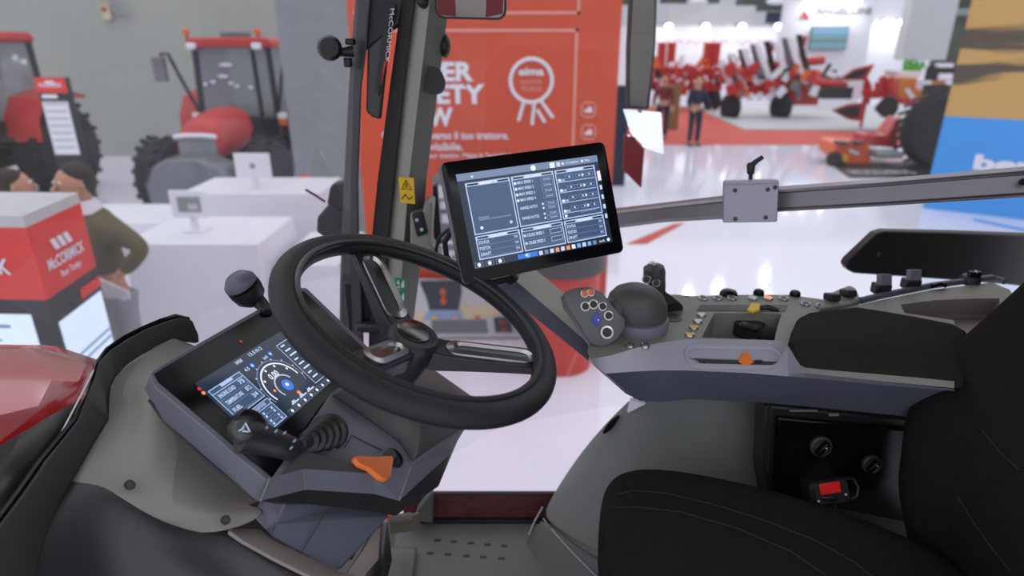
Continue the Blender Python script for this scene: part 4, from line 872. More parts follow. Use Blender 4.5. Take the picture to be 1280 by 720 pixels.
# exterior mirror, lit lamp panel and red marker plate beyond the window
em = thing('side_mirror', 'tall grey brown exterior mirror hanging beyond the right window', 'mirror', at(803, 135, 2.05))
b_ = MB('pl_cover'); b_.prism([at(x, y, 2.05) for x, y in ((791, -60), (824, -60), (820, 60), (812, 138), (784, 136), (785, 60))], (0, .05, 0)); eo = b_.build('housing', em, bevel=.01)
b_ = MB('mirror'); b_.prism([at(x, y, 2.043) for x, y in ((794, -60), (820, -60), (817, 60), (808, 134), (787, 132), (788, 60))], (0, .005, 0)); b_.build('mirror_glass', eo)
lp = thing('lamp_panel', 'small bright dotted lamp panel below the exterior mirror', 'lamp', at(806, 193, 2.15))
b_ = MB('led'); b_.prism([at(x, y, 2.15) for x, y in ((780, 137), (827, 141), (830, 193), (808, 186), (790, 168))], (0, .02, 0)); lo = b_.build('panel', lp, bevel=.003); MB('black').tube([at(800, 130, 2.075), at(800, 139, 2.16)], .008).build('bracket', lp)
b_ = MB('lamp'); M['lamp_dot'] = mat('lamp_dot', (1, 1, 1), .4, emit=(.85, .9, 1), es=1.6); b_.ms = ['lamp_dot']; b_.m = 'lamp_dot'
for i in range(7):
    for j in range(7):
        x, y = 786+i*6.2+(j % 2)*2, 143+j*6.6
        if (x-780)/14+ (y < 172)*2 > (y-160)/11-.4 and y < 137+52*(.55+(x-780)/70): b_.ball(at(x, y, 2.148), .0028, n=8, k=5)
b_.build('led', lo)
rp_ = thing('marker_plate', 'dark red warning plate hanging below the small lamp panel', 'plate', at(792, 235, 2.3)); MB('black').tube([at(793, 160, 2.18), at(793, 172, 2.31)], .008).build('bracket', rp_)
b_ = MB('redbg'); M['redplate'] = mat('redplate', (.22, .012, .012), .4); b_ = MB('redplate'); b_.prism([at(x, y, 2.3) for x, y in ((781, 168), (792, 172), (806, 186), (802, 236), (779, 213))], (0, .02, 0)); b_.build('plate', rp_, bevel=.003)

# ================================================================== THE STAND: right of the pillar
YW = 5.3
ow = thing('orange_stand_wall', 'large orange red exhibition wall with white lettering and award rosette', 'wall', (-.1, YW, 0))
xl, xr = at(441, 100, YW).x, at(772.5, 100, YW).x
b_ = MB('orange_wall'); b_.box(((xl+xr)/2, YW+.1, 2.3), (xr-xl, .2, 4.6)); b_.build('wall_panel', ow, smooth=False)
def wq(x, y, d=.004): q = at(x, y, YW); return V((q.x, YW-d, q.z))
def line(b_, pts, w_, m, d=.004):
    for a, c2 in zip(pts, pts[1:]):
        dd = (c2-a); nn = V((dd.z, 0, -dd.x)).normalized()*w_/2
        e_ = dd.normalized()*w_/2
        b_.prism([a-e_+nn, c2+e_+nn, c2+e_-nn, a-e_-nn], (0, -.002, 0), m)
b_ = MB('orange_line')
t0, t1 = wq(560, 38), wq(721, 38); bt_ = wq(716, 187)
line(b_, [V((xl+.06, t0.y, t0.z)), t1, V((t1.x, t1.y, .9))], .022, 'orange_line'); q = wq(723, 16); line(b_, [V((xl+.06, t0.y, q.z)), q, V((q.x, q.y, 4.5))], .022, 'orange_line')
b_.build('border_line', ow, smooth=False)
b_ = MB('white')
def wtext(s_, x1, y0, y1, wd, d=.004, m='white', bold=.02):   # right edge x1, rows y0..y1
    a = wq(x1, y1); c2 = wq(x1, y0); b_.text(s_, (a.x-wd, YW-d, a.z), (1, 0, 0), (0, 0, 1), wd, c2.z-a.z, m, .002, bold)
wtext('SUPER', 592, 77, 102, .62, bold=.04); wtext('SAFETY', 606, 105, 130, .74, bold=.04); wtext('NOW', 566.5, 134, 158, .47, bold=.04)
wtext('Guarda attraverso il tuo trattore.', 636, 164, 174, 1.04); wtext('Rendilo invisibile.', 579, 178, 188, .66)
wtext('Look through your tractor. Make it "invisible".', 641, 191, 199, 1.06)
b_.build('lettering', ow, smooth=False)
q = wq(664, 101); b_ = MB('white')
b_.tube([q+V((.165*math.cos(a), -.003, .165*math.sin(a))) for a in [2*math.pi*i/40 for i in range(40)]], .016, n=6, closed=True)
for x0, y0, x1, y1 in ((655, 126, 648, 151), (668, 127, 665, 156), (676, 126, 691, 147), (671, 137, 681, 153)): b_.tube([wq(x0, y0, .006), wq(x1, y1, .006)], .014, n=6)
b_.text('eima', q+V((-.10, -.006, .04)), (1, 0, 0), (0, 0, 1), .2, .06, 'white', .001, .03); b_.text('NOVITÀ', q+V((-.085, -.006, -.025)), (1, 0, 0), (0, 0, 1), .17, .04, 'orange_line', .001, .02); b_.text('TECNICA', q+V((-.085, -.006, -.08)), (1, 0, 0), (0, 0, 1), .17, .04, 'orange_line', .001, .02)
b_.build('award_rosette', ow)
for yy in (137, 165):
    q = wq(735.5, yy); b_ = MB('orange_line'); s_ = .055
    line(b_, [q+V((-s_, 0, s_)), q+V((s_, 0, s_)), q+V((s_, 0, -s_)), q+V((-s_, 0, -s_)), q+V((-s_, 0, s_))], .012, 'orange_line')
    b_.box(q+V((0, -.002, -.01)), (.06, .003, .022), 'white').box(q+V((.01, -.002, .012)), (.03, .003, .02), 'white'); b_.build('icon', ow, smooth=False)
# print with the joystick picture low on the wall
pb_ = thing('picture_board', 'colourful printed board of controls low on the orange wall', 'board', (wq(600, 380).x, YW-.1, wq(600, 417).z))
YB = YW-.12
def bq(x, y, d=0): q = at(x, y, YB); return V((q.x, YB-d, q.z))
b_ = MB('offwhite'); b_.prism([bq(x, y) for x, y in ((470, 421.5), (652, 421.5), (652, 352), (540, 350), (470, 350))], (0, .04, 0)); po = b_.build('board', pb_, smooth=False)
M['print_blue'] = mat('print_blue', (.30, .38, .55), .6); M['print_cream'] = mat('print_cream', (.65, .55, .36), .6); M['print_dark'] = mat('print_dark', (.045, .05, .065), .5)
b_ = MB('print_dark')
b_.prism([bq(x, y, .006) for x, y in ((524, 351), (533, 371), (537, 387), (573, 387), (577, 366), (576, 350))], (0, -.004, 0))
b_.prism([bq(x, y, .003) for x, y in ((536, 386), (575, 386), (580, 400), (528, 400))], (0, -.002, 0), 'print_blue')
b_.prism([bq(x, y, .001) for x, y in ((570, 384), (640, 378), (651, 392), (570, 400))], (0, -.002, 0), 'print_cream').prism([bq(x, y, .001) for x, y in ((514, 392), (538, 388), (538, 402), (514, 404))], (0, -.002, 0), 'print_cream')
b_.prism([bq(x, y, .006) for x, y in ((540, 401), (608, 399), (610, 416), (540, 416))], (0, -.004, 0), 'midgrey').prism([bq(x, y, .006) for x, y in ((617, 397), (638, 395), (641, 415), (619, 415))], (0, -.004, 0), 'print_dark')
for x, y, m_ in ((542, 404, 'yellow'), (570, 404, 'orangepaint'), (597, 404, 'orangepaint'), (629, 403, 'redbg'), (631, 411, 'redbg')):
    pass
for x, y, m_ in ((543, 397, 'yellow'), (570, 397, 'orange_line'), (597, 396, 'orangepaint'), (628, 402, 'redbg'), (630, 411, 'redbg')): b_.ball(bq(x, y, .012), (.03, .004, .016), m_, n=12, k=6)
q = bq(554, 370, .012)
b_.prism([q+V((0, 0, .085)), q+V((.035, 0, .035)), q+V((-.035, 0, .035))], (0, -.003, 0), 'orangepaint').prism([q+V((0, 0, -.085)), q+V((.035, 0, -.035)), q+V((-.035, 0, -.035))], (0, -.003, 0), 'orangepaint').box(q, (.02, .004, .08), 'orangepaint')
b_.build('print', po, smooth=False)
tv = thing('info_terminal', 'dark grey terminal panel with white symbols standing before the orange wall', 'terminal', at(553, 305, 4.9))
b_ = MB('midgrey'); b_.prism([at(x, y, 4.9) for x, y in ((540, 222), (546, 218), (575, 218), (580, 300), (548, 303))], (0, .06, 0)); to = b_.build('panel', tv, bevel=.01)
for x, y, s_ in ((553, 240, .10), (556, 256, .06), (559, 273, .07)): MB('offwhite').box(at(x, y, 4.88), (s_*1.2, .03, s_)).build('symbol', to)
ct = thing('white_ledge', 'white ledge with grey slots in front of the orange wall', 'ledge', (at(565, 330, 4.95).x, 4.95, 0))
b_ = MB('white'); a, c2 = at(540, 303, 4.85), at(600, 335, 4.85); b_.box(((a.x+c2.x)/2, 5.08, (a.z+c2.z)/2), (c2.x-a.x, .44, a.z-c2.z)); b_.build('ledge', ct, bevel=.01)
b_ = MB('midgrey'); b_.box(at(568, 309, 4.84), (.20, .01, .05)).box(at(572, 322, 4.84), (.10, .01, .03)); b_.build('slot', ct)
# drum
dr = thing('red_drum', 'tall red drum with dark lid standing on the white floor beside the tablet', 'drum', G(706, 470, 4.7))
q = G(699, 460, 4.75); rb = .30; hd_ = 1.02
b_ = MB('redpaint'); M['drumred'] = mat('drumred', (.55, .045, .03), .4); b_ = MB('drumred')
pr_ = [(rb*.86, 0), (rb*.88, .03)]
for k in range(8): pr_ += [(rb*(.90+.008*k), .06+k*.045), (rb*(.885+.008*k), .08+k*.045)]
pr_ += [(rb*.98, .5), (rb, .86)]
b_.lathe(q, (0, 0, 1), pr_+[(0, .86)], n=36); b_.build('body', dr)
b_ = MB('pl_dark'); b_.lathe(q, (0, 0, 1), [(rb*1.0, .855), (rb*1.12, .86), (rb*1.15, .90), (rb*1.13, 1.04), (rb*1.05, 1.06), (0, 1.06)], n=36); b_.build('lid', dr)
b_ = MB('white')
for k in range(14): a = math.radians(215+k*6); b_.box(q+V((rb*.985*math.cos(a), rb*.985*math.sin(a), .56+.0*k)), (.024, .006, .05 if k % 3 else .035), R=Matrix.Rotation(a+math.pi/2, 3, 'Z'))
b_.build('lettering', dr)

# ================================================================== LEFT SIDE OF THE HALL
gp = MB('hallwall'); q0, q1 = at(379, 300, 8.6), at(440, 300, 8.6)
gp.box((q0.x+.75, 8.7, 2.4), (1.5, .2, 4.8), 'partition'); tag(gp.build('grey_partition', smooth=False), 'plain grey partition wall between the red tractor and the orange wall', 'partition')

# kiosk
KA, KB = at(30, 276, 2.62), at(97, 240, 3.08); KB.z = KA.z
kz = KA.z+.02
kd = (KB-KA); kd.z = 0; kw = kd.length; kd.normalize(); kn_ = V((kd.y, -kd.x, 0))          # right face direction and its normal
kl = V((-1, .04, 0)).normalized()
ki = thing('info_kiosk', 'tall red and black information kiosk with lit screens at the left edge', 'kiosk', (KA.x-.5, KA.y+.3, 0))
foot = [V((KA.x, KA.y, 0)), V((KB.x, KB.y, 0)), V((KB.x, KB.y, 0))+kl*1.2, V((KA.x, KA.y, 0))+kl*1.2]
def slab(z0, z1, m, g=0):
    cc_ = sum(foot, V())/4
    return MB(m).loft([[cc_+(p-cc_)*(1+g)+V((0, 0, z)) for p in foot] for z in (z0, z1)])
slab(kz-.05, kz, 'offwhite', .0).build('top_cap', ki, smooth=False)
b_ = slab(kz-.05-.335, kz-.0501, 'signred', 0); ro = b_.build('red_band', ki, smooth=False)
slab(0, kz-.385, 'black', 0).build('column', ki, smooth=False)
KR = Fr(V((KA.x, KA.y, kz-.22)), kd, (0, 0, 1)); KR2 = Fr(V((KA.x, KA.y, kz-.22))+kl*1.2, -kl, (0, 0, 1))
b_ = MB('white')
for k in range(3): b_.prism([KR.p(.13+k*.055, .075, .004), KR.p(.17+k*.055, .075, .004), KR.p(.20+k*.055, .02, .004), KR.p(.16+k*.055, .02, .004)], KR.n*.001)
b_.text('McCORMICK', KR.p(.07, -.055, .003), KR.r, KR.u, .32, .055, 'white', .002, .03); b_.text('Run Today', KR.p(.15, -.12, .003), KR.r, KR.u, .18, .04, 'white', .002, .02)
b_.text('McCORMICK', KR2.p(.62, -.045, .003), KR2.r, KR2.u, .46, .075, 'white', .002, .03); b_.text('Run Today', KR2.p(.72, -.13, .003), KR2.r, KR2.u, .22, .035, 'white', .002, .02)
b_.build('lettering', ro, smooth=False)
b_ = MB('kiosk_screen'); b_.prism([KR.p(.035, -.29, .003), KR.p(.44, -.29, .003), KR.p(.44, -1.3, .003), KR.p(.035, -1.3, .003)], KR.n*.003)
b_.prism([KR.p(.26, -.215, .003), KR.p(.455, -.215, .003), KR.p(.455, -.265, .003), KR.p(.26, -.265, .003)], KR.n*.003, 'signred')
for k, y in enumerate((-.50, -.54, -.64, -.68, -.78, -.82, -.92, -.96, -1.06, -1.1)): b_.box(KR.p(.24, y, .007), (.38, .012, .002), 'kiosk_text', KR.M())
sub(b_.build('side_screen', ki, smooth=False), 'tall pale blue lit screen with lines of text')
for k in range(4):
    y0 = -.235-k*.235; b_ = MB('kiosk_screen'); b_.prism([KR2.p(.30, y0, .003), KR2.p(1.11, y0, .003), KR2.p(1.11, y0-.20, .003), KR2.p(.30, y0-.20, .003)], KR2.n*.003)
    b_.box(KR2.p(.85, y0-.06, .007), (.30, .016, .002), 'kiosk_text', KR2.M()).box(KR2.p(.85, y0-.13, .007), (.18, .010, .002), 'scr_dim', KR2.M()); b_.build('screen', ki, smooth=False)

# people (skin-modifier bodies)
def figure(name, label, loc, yaw, scale, joints, edges, radii, colors, head, clothes=None, group=None):
    pass
def person(label, Y, px_feet, h, yaw, top_m, leg_m, hair_m, arms, lean=0, group=None, long_hair=False, shoes='black', foot=None):
    o = G(px_feet, 300, Y) if foot is None else foot
    t_ = thing('person', label, 'person', o, group)
    ca, sa = math.cos(yaw), math.sin(yaw); s_ = h/1.78
    def T(x, y, z):          # x: figure's left, y: forward
        y += lean*max(0, z-1.0); return o+V(((x*ca-y*sa)*s_, (x*sa+y*ca)*s_, z*s_))
    def skin(pts, edg, rad, m, name, par, sub_=2):
        me = bpy.data.meshes.new(name); ob = bpy.data.objects.new(name, me); C.objects.link(ob); off = wloc(par); ob.parent = par
        me.from_pydata([T(*p)-off for p in pts], edg, []); me.materials.append(M[m])
        md_ = ob.modifiers.new('k', 'SKIN'); md_.use_smooth_shade = True
        for i, r_ in enumerate(rad): me.skin_vertices[0].data[i].radius = (r_[0]*s_, r_[1]*s_) if isinstance(r_, tuple) else (r_*s_, r_*s_)
        me.skin_vertices[0].data[0].use_root = True
        ob.modifiers.new('d', 'SUBSURF').levels = sub_; ob.modifiers['d'].render_levels = sub_
        return ob
    # one continuous body: pelvis, spine, neck, head, arms with hands, legs with feet
    L, R_ = arms
    pts = [(0, 0, .96), (0, .0, 1.12), (0, .0, 1.30), (0, 0, 1.43), (0, .015, 1.53), (0, .035, 1.62), (0, .035, 1.71),
           (.19, 0, 1.40), L[0], L[1], (-.19, 0, 1.40), R_[0], R_[1],
           (.10, 0, .90), (.11, .02, .50), (.11, -.01, .09), (.12, .14, .03), (-.10, 0, .90), (-.11, .02, .50), (-.11, -.01, .09), (-.12, .14, .03)]
    edg = [(0, 1), (1, 2), (2, 3), (3, 4), (4, 5), (5, 6), (3, 7), (7, 8), (8, 9), (3, 10), (10, 11), (11, 12), (0, 13), (13, 14), (14, 15), (15, 16), (0, 17), (17, 18), (18, 19), (19, 20)]
    rad = [(.12, .09), (.11, .085), (.12, .085), (.065, .055), .047, .085, .075, .04, .038, .028, .04, .038, .028, .085, .06, .042, .04, .085, .06, .042, .04]
    skin(pts, edg, rad, 'skin', 'body', t_)
    # clothes a little larger than the body
    skin([(0, 0, 1.06), (0, 0, 1.18), pts[2], pts[3], (0, .01, 1.50), pts[7], pts[8], tuple(V(pts[8]).lerp(V(pts[9]), .85)), pts[10], pts[11], tuple(V(pts[11]).lerp(V(pts[12]), .85))],
         [(0, 1), (1, 2), (2, 3), (3, 4), (3, 5), (5, 6), (6, 7), (3, 8), (8, 9), (9, 10)], [(.175, .135), (.17, .13), (.18, .13), (.13, .10), (.085, .08), .078, .062, .045, .078, .062, .045], top_m, 'top', t_)
    skin([(0, 0, 1.02), pts[13], pts[14], (.11, -.01, .07), pts[17], pts[18], (-.11, -.01, .07)], [(0, 1), (1, 2), (2, 3), (0, 4), (4, 5), (5, 6)], [(.155, .12), .105, .08, .065, .105, .08, .065], leg_m, 'trousers', t_)
    # head details
    b_ = MB('skin'); b_.ball(T(0, .05, 1.655), (.078*s_, .095*s_, .115*s_), R=Matrix.Rotation(yaw, 3, 'Z'))
    b_.tube([T(0, .135, 1.68), T(0, .165, 1.645), T(0, .14, 1.635)], [.008, .016, .010]); b_.ball(T(.078, .04, 1.655), .018).ball(T(-.078, .04, 1.655), .018)
    b_.ball(T(.03, .135, 1.685), .010, 'white').ball(T(-.03, .135, 1.685), .010, 'white').ball(T(.03, .142, 1.685), .006, 'black').ball(T(-.03, .142, 1.685), .006, 'black')
    b_.tube([T(.025, .14, 1.605), T(0, .147, 1.602), T(-.025, .14, 1.605)], .005, 'redbg'); b_.build('head', t_)
    b_ = MB(hair_m); hc_ = T(0, .015, 1.722); b_.ball(hc_, (.083*s_, .092*s_, .070*s_), R=Matrix.Rotation(yaw, 3, 'Z')).ball(T(0, -.012, 1.67), (.082*s_, .075*s_, .095*s_), R=Matrix.Rotation(yaw, 3, 'Z'))
    if long_hair: b_.loft([[T(.09*w*math.cos(a), -.03+.05*math.sin(a)-d, z) for a in [2*math.pi*i/14 for i in range(14)]] for w, d, z in ((.9, 0, 1.70), (1.15, .01, 1.6), (1.25, .02, 1.5), (1.1, .04, 1.40), (.6, .05, 1.33))])
    b_.build('hair', t_)
    for hp, sg_ in ((L, 1), (R_, -1)):            # hands: palm, four fingers and thumb
        w_ = V(hp[1]); dr_ = (w_-V(hp[0])).normalized(); sd = dr_.cross(V((0, 0, 1))); sd = sd.normalized() if sd.length > .1 else V((1, 0, 0)); b_ = MB('skin')
        def Q(a, c2, e_=0): v_ = w_+dr_*a+sd*c2+sd.cross(dr_)*e_; return T(v_.x, v_.y, v_.z)
        b_.loft([[Q(a, c2*w__, e_*.013) for c2, e_ in ((-1, -1), (1, -1), (1, 1), (-1, 1))] for a, w__ in ((-.01, .022), (.03, .036), (.085, .040))])
        for k, ln in enumerate((.06, .072, .068, .052)): c2 = -.03+k*.02; b_.tube([Q(.08, c2), Q(.08+ln*.5, c2, -.008), Q(.08+ln, c2, -.028)], [.0095, .0085, .007], n=8)
        b_.tube([Q(.02, -.035), Q(.05, -.06, -.008), Q(.085, -.068, -.016)], [.011, .010, .008], n=8); b_.build('hand', t_)
    for sx_ in (.12, -.12): b_ = MB(shoes); b_.loft([[T(sx_+.045*w*math.cos(a), yy, .0+hh*(1+math.sin(a))/2) for a in [2*math.pi*i/12 for i in range(12)]] for yy, w, hh in ((-.07, .6, .08), (-.03, 1, .10), (.05, 1.05, .09), (.14, 1.1, .07), (.20, .7, .045))]); b_.build('shoe', t_)
    return t_, T
mo_ = G(120, 300, 3.95); mo_.x = at(112, 255, 3.95).x
t_, T = person('man in olive sweater and grey trousers, hand on hip, standing behind the kiosk', 3.95, 120, 1.81, math.radians(150), 'sweater', 'trousers', 'hair', (((-.0+.30), -.14, 1.18), None) and (((.30, -.02, 1.15), (.26, .22, 1.12)), ((-.37, -.08, 1.27), (-.25, .06, 1.10))), lean=.03, foot=mo_)
b_ = MB('white'); b_.loft([[T(.065*g*math.cos(a), .01+.065*g*math.sin(a), z) for a in [2*math.pi*i/16 for i in range(16)]] for z, g in ((1.48, 1.5), (1.56, 1.1))]); b_.build('shirt_collar', t_)
pp_ = T(-.30, .14, 1.06); pa = thing('paper_sheet', 'folded white paper held at the hip of the man in the olive sweater', 'paper', pp_)
MB('white').box(pp_, (.20, .012, .07), R=Matrix.Rotation(.5, 3, 'Y')).box(pp_+V((.02, .01, -.04)), (.16, .012, .05), R=Matrix.Rotation(.1, 3, 'Y')).build('sheet', pa)
f2 = at(10, 225, 4.3); f2.z = 0
person('dark-haired person mostly hidden behind the kiosk at the left edge', 4.3, 10, 1.70, math.radians(-60), 'navy', 'navy', 'hair', (((.26, 0, 1.12), (.27, .1, .9)), ((-.26, 0, 1.12), (-.27, .1, .9))), foot=V((at(8, 225, 4.3).x, 4.3, 0)))

# leaning info totem with lines of text
iT = thing('info_totem', 'slim black totem with red head and white text panel left of the red tractor', 'sign', G(95, 220, 7.2))
tx0, tx1 = at(42, 97, 7.2), at(80, 97, 7.2); tw = tx1.x-tx0.x; tc_ = (tx0.x+tx1.x)/2
b_ = MB('black'); b_.box((tc_, 7.25, tx0.z/2), (tw, .08, tx0.z)); b_.build('panel', iT, bevel=.004)
def tz(y): return at(60, y, 7.2).z
b_ = MB('signred'); b_.box((tc_, 7.2, (tz(97)+tz(116))/2), (tw, .012, tz(97)-tz(116))); b_.text('McCORMICK', (tc_-tw*.38, 7.193, tz(109)), (1, 0, 0), (0, 0, 1), tw*.76, .045, 'white', .002, .03); b_.box((tc_, 7.192, tz(103)), (tw*.3, .004, .03), 'white')
b_.build('head', iT, smooth=False)
b_ = MB('white'); b_.box((tc_, 7.2, (tz(127)+tz(193))/2), (tw*.84, .012, tz(127)-tz(193))); b_.box((tc_-.04, 7.2, (tz(118)+tz(123))/2), (tw*.5, .012, .04))
for k in range(7): b_.box((tc_, 7.193, tz(130+k*9)), (tw*.7, .004, .012), 'grey')
sub(b_.build('text_panel', iT, smooth=False), 'white panel with grey lines of text')

# white display counters
def counter(name, label, x0, x1, y0, y1, z0, z1):
    o = MB('white').box(((x0+x1)/2, (y0+y1)/2, (z0+z1)/2), (x1-x0, y1-y0, z1-z0)).build(name, bevel=.012); tag(o, label, 'counter'); return o
counter('display_counter', 'long white display counter with a framed tablet standing on it', -3.15, -2.04, 4.88, 5.75, 0, 1.0)
counter('display_counter', 'lower white counter to the right of the long display counter', -1.98, -1.45, 5.0, 6.0, 0, .78)
counter('display_counter', 'white plinth behind the man in the olive sweater', -4.6, -3.45, 6.2, 7.0, 0, .82)
counter('display_counter', 'white back counter with a small post sign on it', -3.3, -1.9, 6.2, 7.0, 0, 1.12)
ft = thing('framed_tablet', 'white framed tablet with grey picture standing on the long display counter', 'tablet', at(236, 285, 5.2)); z1 = 1.0
b_ = MB('white'); cx_ = at(236, 255, 5.2); b_.box((cx_.x, 5.2, cx_.z+.0), (.30, .03, .23)); b_.box((cx_.x, 5.24, (cx_.z+1.0)/2), (.06, .03, cx_.z-1.0)); b_.box((cx_.x, 5.25, 1.01), (.2, .14, .02)); fo = b_.build('frame', ft, bevel=.006)
MB('grey').box((cx_.x+.01, 5.183, cx_.z), (.19, .006, .13)).box((cx_.x+.04, 5.178, cx_.z-.02), (.08, .004, .05), 'offwhite').build('picture', fo)
ps = thing('post_sign', 'small blank white sign plate on a post on the back counter', 'sign', (at(316, 222, 6.4).x, 6.4, 1.12))
q = at(316, 207, 6.4); b_ = MB('white'); b_.box(q, (.36, .02, .25)); b_.box((q.x, 6.42, (q.z+1.12)/2), (.07, .02, q.z-1.12)); b_.build('plate', ps, bevel=.004); MB('grey').lathe(q+V((0, -.012, 0)), (0, -1, 0), [(.03, 0), (.02, .003), (0, .003)], n=16).build('button', ps)
b_ = MB('signred'); b_.prism([at(x, y, 7.0) for x, y in ((375, 219), (386, 221), (394, 290), (386, 292))], (0, .05, 0)); tag(b_.build('red_banner', smooth=False), 'narrow red banner at the end of the white counters', 'banner')

# background tractors -------------------------------------------------
def wheel_part(c, r_, w_, parent, n=32):
    b_ = MB('tyre'); b_.lathe(V(c)-V((w_/2, 0, 0)), (1, 0, 0), [(r_*.55, 0), (r_*.93, .0), (r_, w_*.2), (r_, w_*.8), (r_*.93, w_), (r_*.55, w_)], n=n)
    for k in range(20):
        a = 2*math.pi*k/20; e_ = V((0, math.cos(a), math.sin(a)))
        for sx_ in (-1, 1): b_.box(V(c)+e_*(r_+.012)+V((sx_*w_*.22, 0, 0)), (w_*.5, .06, .06), R=Matrix.Rotation(a, 3, 'X')@Matrix.Rotation(sx_*.5, 3, 'Z'))
    o = b_.build('wheel', parent); b_ = MB('grey'); b_.lathe(V(c)-V((w_*.35, 0, 0)), (1, 0, 0), [(0, .0), (r_*.25, 0), (r_*.5, -.04), (r_*.56, 0), (r_*.56, w_*.7), (0, w_*.7)], 'redbg', n=24); b_.build('wheel_rim', o); return o
def bgtractor(label, cx, cy, s_=1.0):
    t_ = thing('tractor', label, 'tractor', (cx, cy, 0))
    def T(x, y, z): return V((cx+x*s_, cy+y*s_, z*s_))
    for sx_ in (-1, 1): wheel_part(T(sx_*.92, .0, .62), .62*s_, .42*s_, t_); wheel_part(T(sx_*.98, 2.5, .85), .85*s_, .55*s_, t_)
    # hood, crowned, front to the camera
    b_ = MB('redbg'); hp = [(-.40, .95), (-.42, 1.25), (-.36, 1.55), (-.2, 1.68), (0, 1.71), (.2, 1.68), (.36, 1.55), (.42, 1.25), (.40, .95)]
    b_.loft([[T(x*w, y, 1.2+(z-1.2)*g+dz) for x, z in hp] for y, w, g, dz in ((-.55, .86, .62, -.12), (-.42, .96, .86, -.03), (-.1, 1, 1, 0), (1.3, 1.1, 1.1, .06))]); ho_ = b_.build('hood', t_, sub=1)
    b_ = MB('grey'); b_.prism([T(x, -.56, z) for x, z in ((-.30, .85), (.30, .85), (.30, 1.35), (.2, 1.42), (-.2, 1.42), (-.30, 1.35))], (0, .05, 0)); b_.build('grille', ho_, bevel=.01)
    b_ = MB('white'); b_.tube([T(-.34, -.56, 1.37), T(-.15, -.62, 1.40), T(.15, -.62, 1.40), T(.34, -.56, 1.37)], .035); sub(b_.build('light_strip', ho_), 'white light strip across the hood')
    b_ = MB('offwhite'); M['weight'] = mat('weight', (.17, .18, .20), .3, metal=.3); b_.ms = ['weight']; b_.m = 'weight'
    b_.loft([[T(x*w, y, z) for x, z in ((-.65, .30), (-.70, .7), (-.52, .98), (-.3, 1.1), (.3, 1.1), (.52, .98), (.70, .7), (.65, .30))] for y, w in ((-1.15, .8), (-1.1, .95), (-.8, 1), (-.5, 1))]); sub(b_.build('front_ballast', t_, bevel=.02), 'rounded grey front ballast block')
    # cab
    z0, z1 = 1.45, 2.72
    fr = [(-.72, 1.3), (.72, 1.3), (.80, 2.7), (-.80, 2.7)]
    b_ = MB('black')
    for x, y in fr: b_.tube([T(x, y, z0-.3), T(x*.93, y+.05, z1)], .05)
    b_.tube([T(-.70, 1.32, z0), T(.70, 1.32, z0)], .05); b_.tube([T(.42, 1.31, z0), T(.38, 1.33, z1)], .035); b_.box(T(0, 2.0, z0-.15), (1.5*s_, 1.4*s_, .3*s_)); b_.build('cab_frame', t_)
    b_ = MB('glass_dark')
    b_.prism([T(-.70, 1.31, z0), T(.70, 1.31, z0), T(.66, 1.35, z1), T(-.66, 1.35, z1)], (0, .01, 0)).prism([T(-.71, 1.3, z0), T(-.79, 2.7, z0), T(-.73, 2.7, z1), T(-.66, 1.35, z1)], (.01, 0, 0)).prism([T(.71, 1.3, z0), T(.79, 2.7, z0), T(.73, 2.7, z1), T(.66, 1.35, z1)], (-.01, 0, 0)); b_.build('cab_glass', t_, fix=True)
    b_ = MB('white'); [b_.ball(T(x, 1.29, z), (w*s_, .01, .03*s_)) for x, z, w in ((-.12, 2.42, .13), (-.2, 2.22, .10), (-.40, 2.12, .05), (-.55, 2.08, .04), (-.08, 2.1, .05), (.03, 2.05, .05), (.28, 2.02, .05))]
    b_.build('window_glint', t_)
    b_ = MB('redbg'); b_.loft([[T(x, y, z1+.0+z) for x, y in ((-.78*g, 1.22), (.78*g, 1.22), (.80*g, 2.85), (-.80*g, 2.85))] for z, g in ((0, 1), (.10, 1.0), (.17, .9))]); b_.build('roof', t_, bevel=.03)
    MB('midgrey').box(T(.02, 1.6, z1+.22), (.45*s_, .3, .08)).build('roof_hatch', t_, bevel=.01)
    for x in (-.80, .50): b_ = MB('orangepaint'); b_.lathe(T(x, 1.4, z1+.20), (0, 0, 1), [(.05, 0), (.055, .09), (.03, .11), (0, .11)], n=14); b_.cyl(T(x, 1.4, z1+.0), T(x, 1.4, z1+.2), .02, m='black'); b_.build('beacon', t_)
    for x in (-.66, .52): MB('white').box(T(x, 1.2, z1+.02), (.16, .05, .10)).build('work_light', t_, bevel=.02)
    for sx_ in (-1, 1):
        b_ = MB('black'); b_.tube([T(sx_*.72, 1.3, 1.5), T(sx_*.92, 1.15, 2.2), T(sx_*1.05, 1.1, 2.62), T(sx_*1.2, 1.1, 2.60)], .03); b_.box(T(sx_*1.24, 1.1, 2.35), (.22*s_, .08, .42*s_), 'midgrey'); b_.build('mirror', t_, bevel=.02)
        b_ = MB('redbg'); b_.loft([[T(sx_*(.72+.62*u), y, z) for u in (0, 1)]+[T(sx_*(.72+.62*u), y, z-.06) for u in (1, 0)] for y, z in ((1.65, 1.15), (1.7, 1.5), (1.95, 1.82), (2.5, 1.92), (3.1, 1.78))]); b_.build('fender', t_, bevel=.02)
        MB('orangepaint').box(T(sx_*.8, 1.28, 1.40), (.12, .05, .10)).box(T(sx_*.8, 1.28, 1.52), (.14, .05, .10), 'white').build('indicator_light', t_, bevel=.01)
    b_ = MB('black'); b_.box(T(0, .9, .75), (.6*s_, 3.0*s_, .35*s_)).box(T(0, 0, .6), (1.5*s_, .18, .18)).box(T(0, 2.5, .85), (1.6*s_, .3, .3)); b_.build('chassis', t_, bevel=.02)
    return t_
q = at(296, 100, 11.2)
bgtractor('red tractor with cab and beacons facing the camera, beyond the white counters', q.x+.02, 9.9, .90)
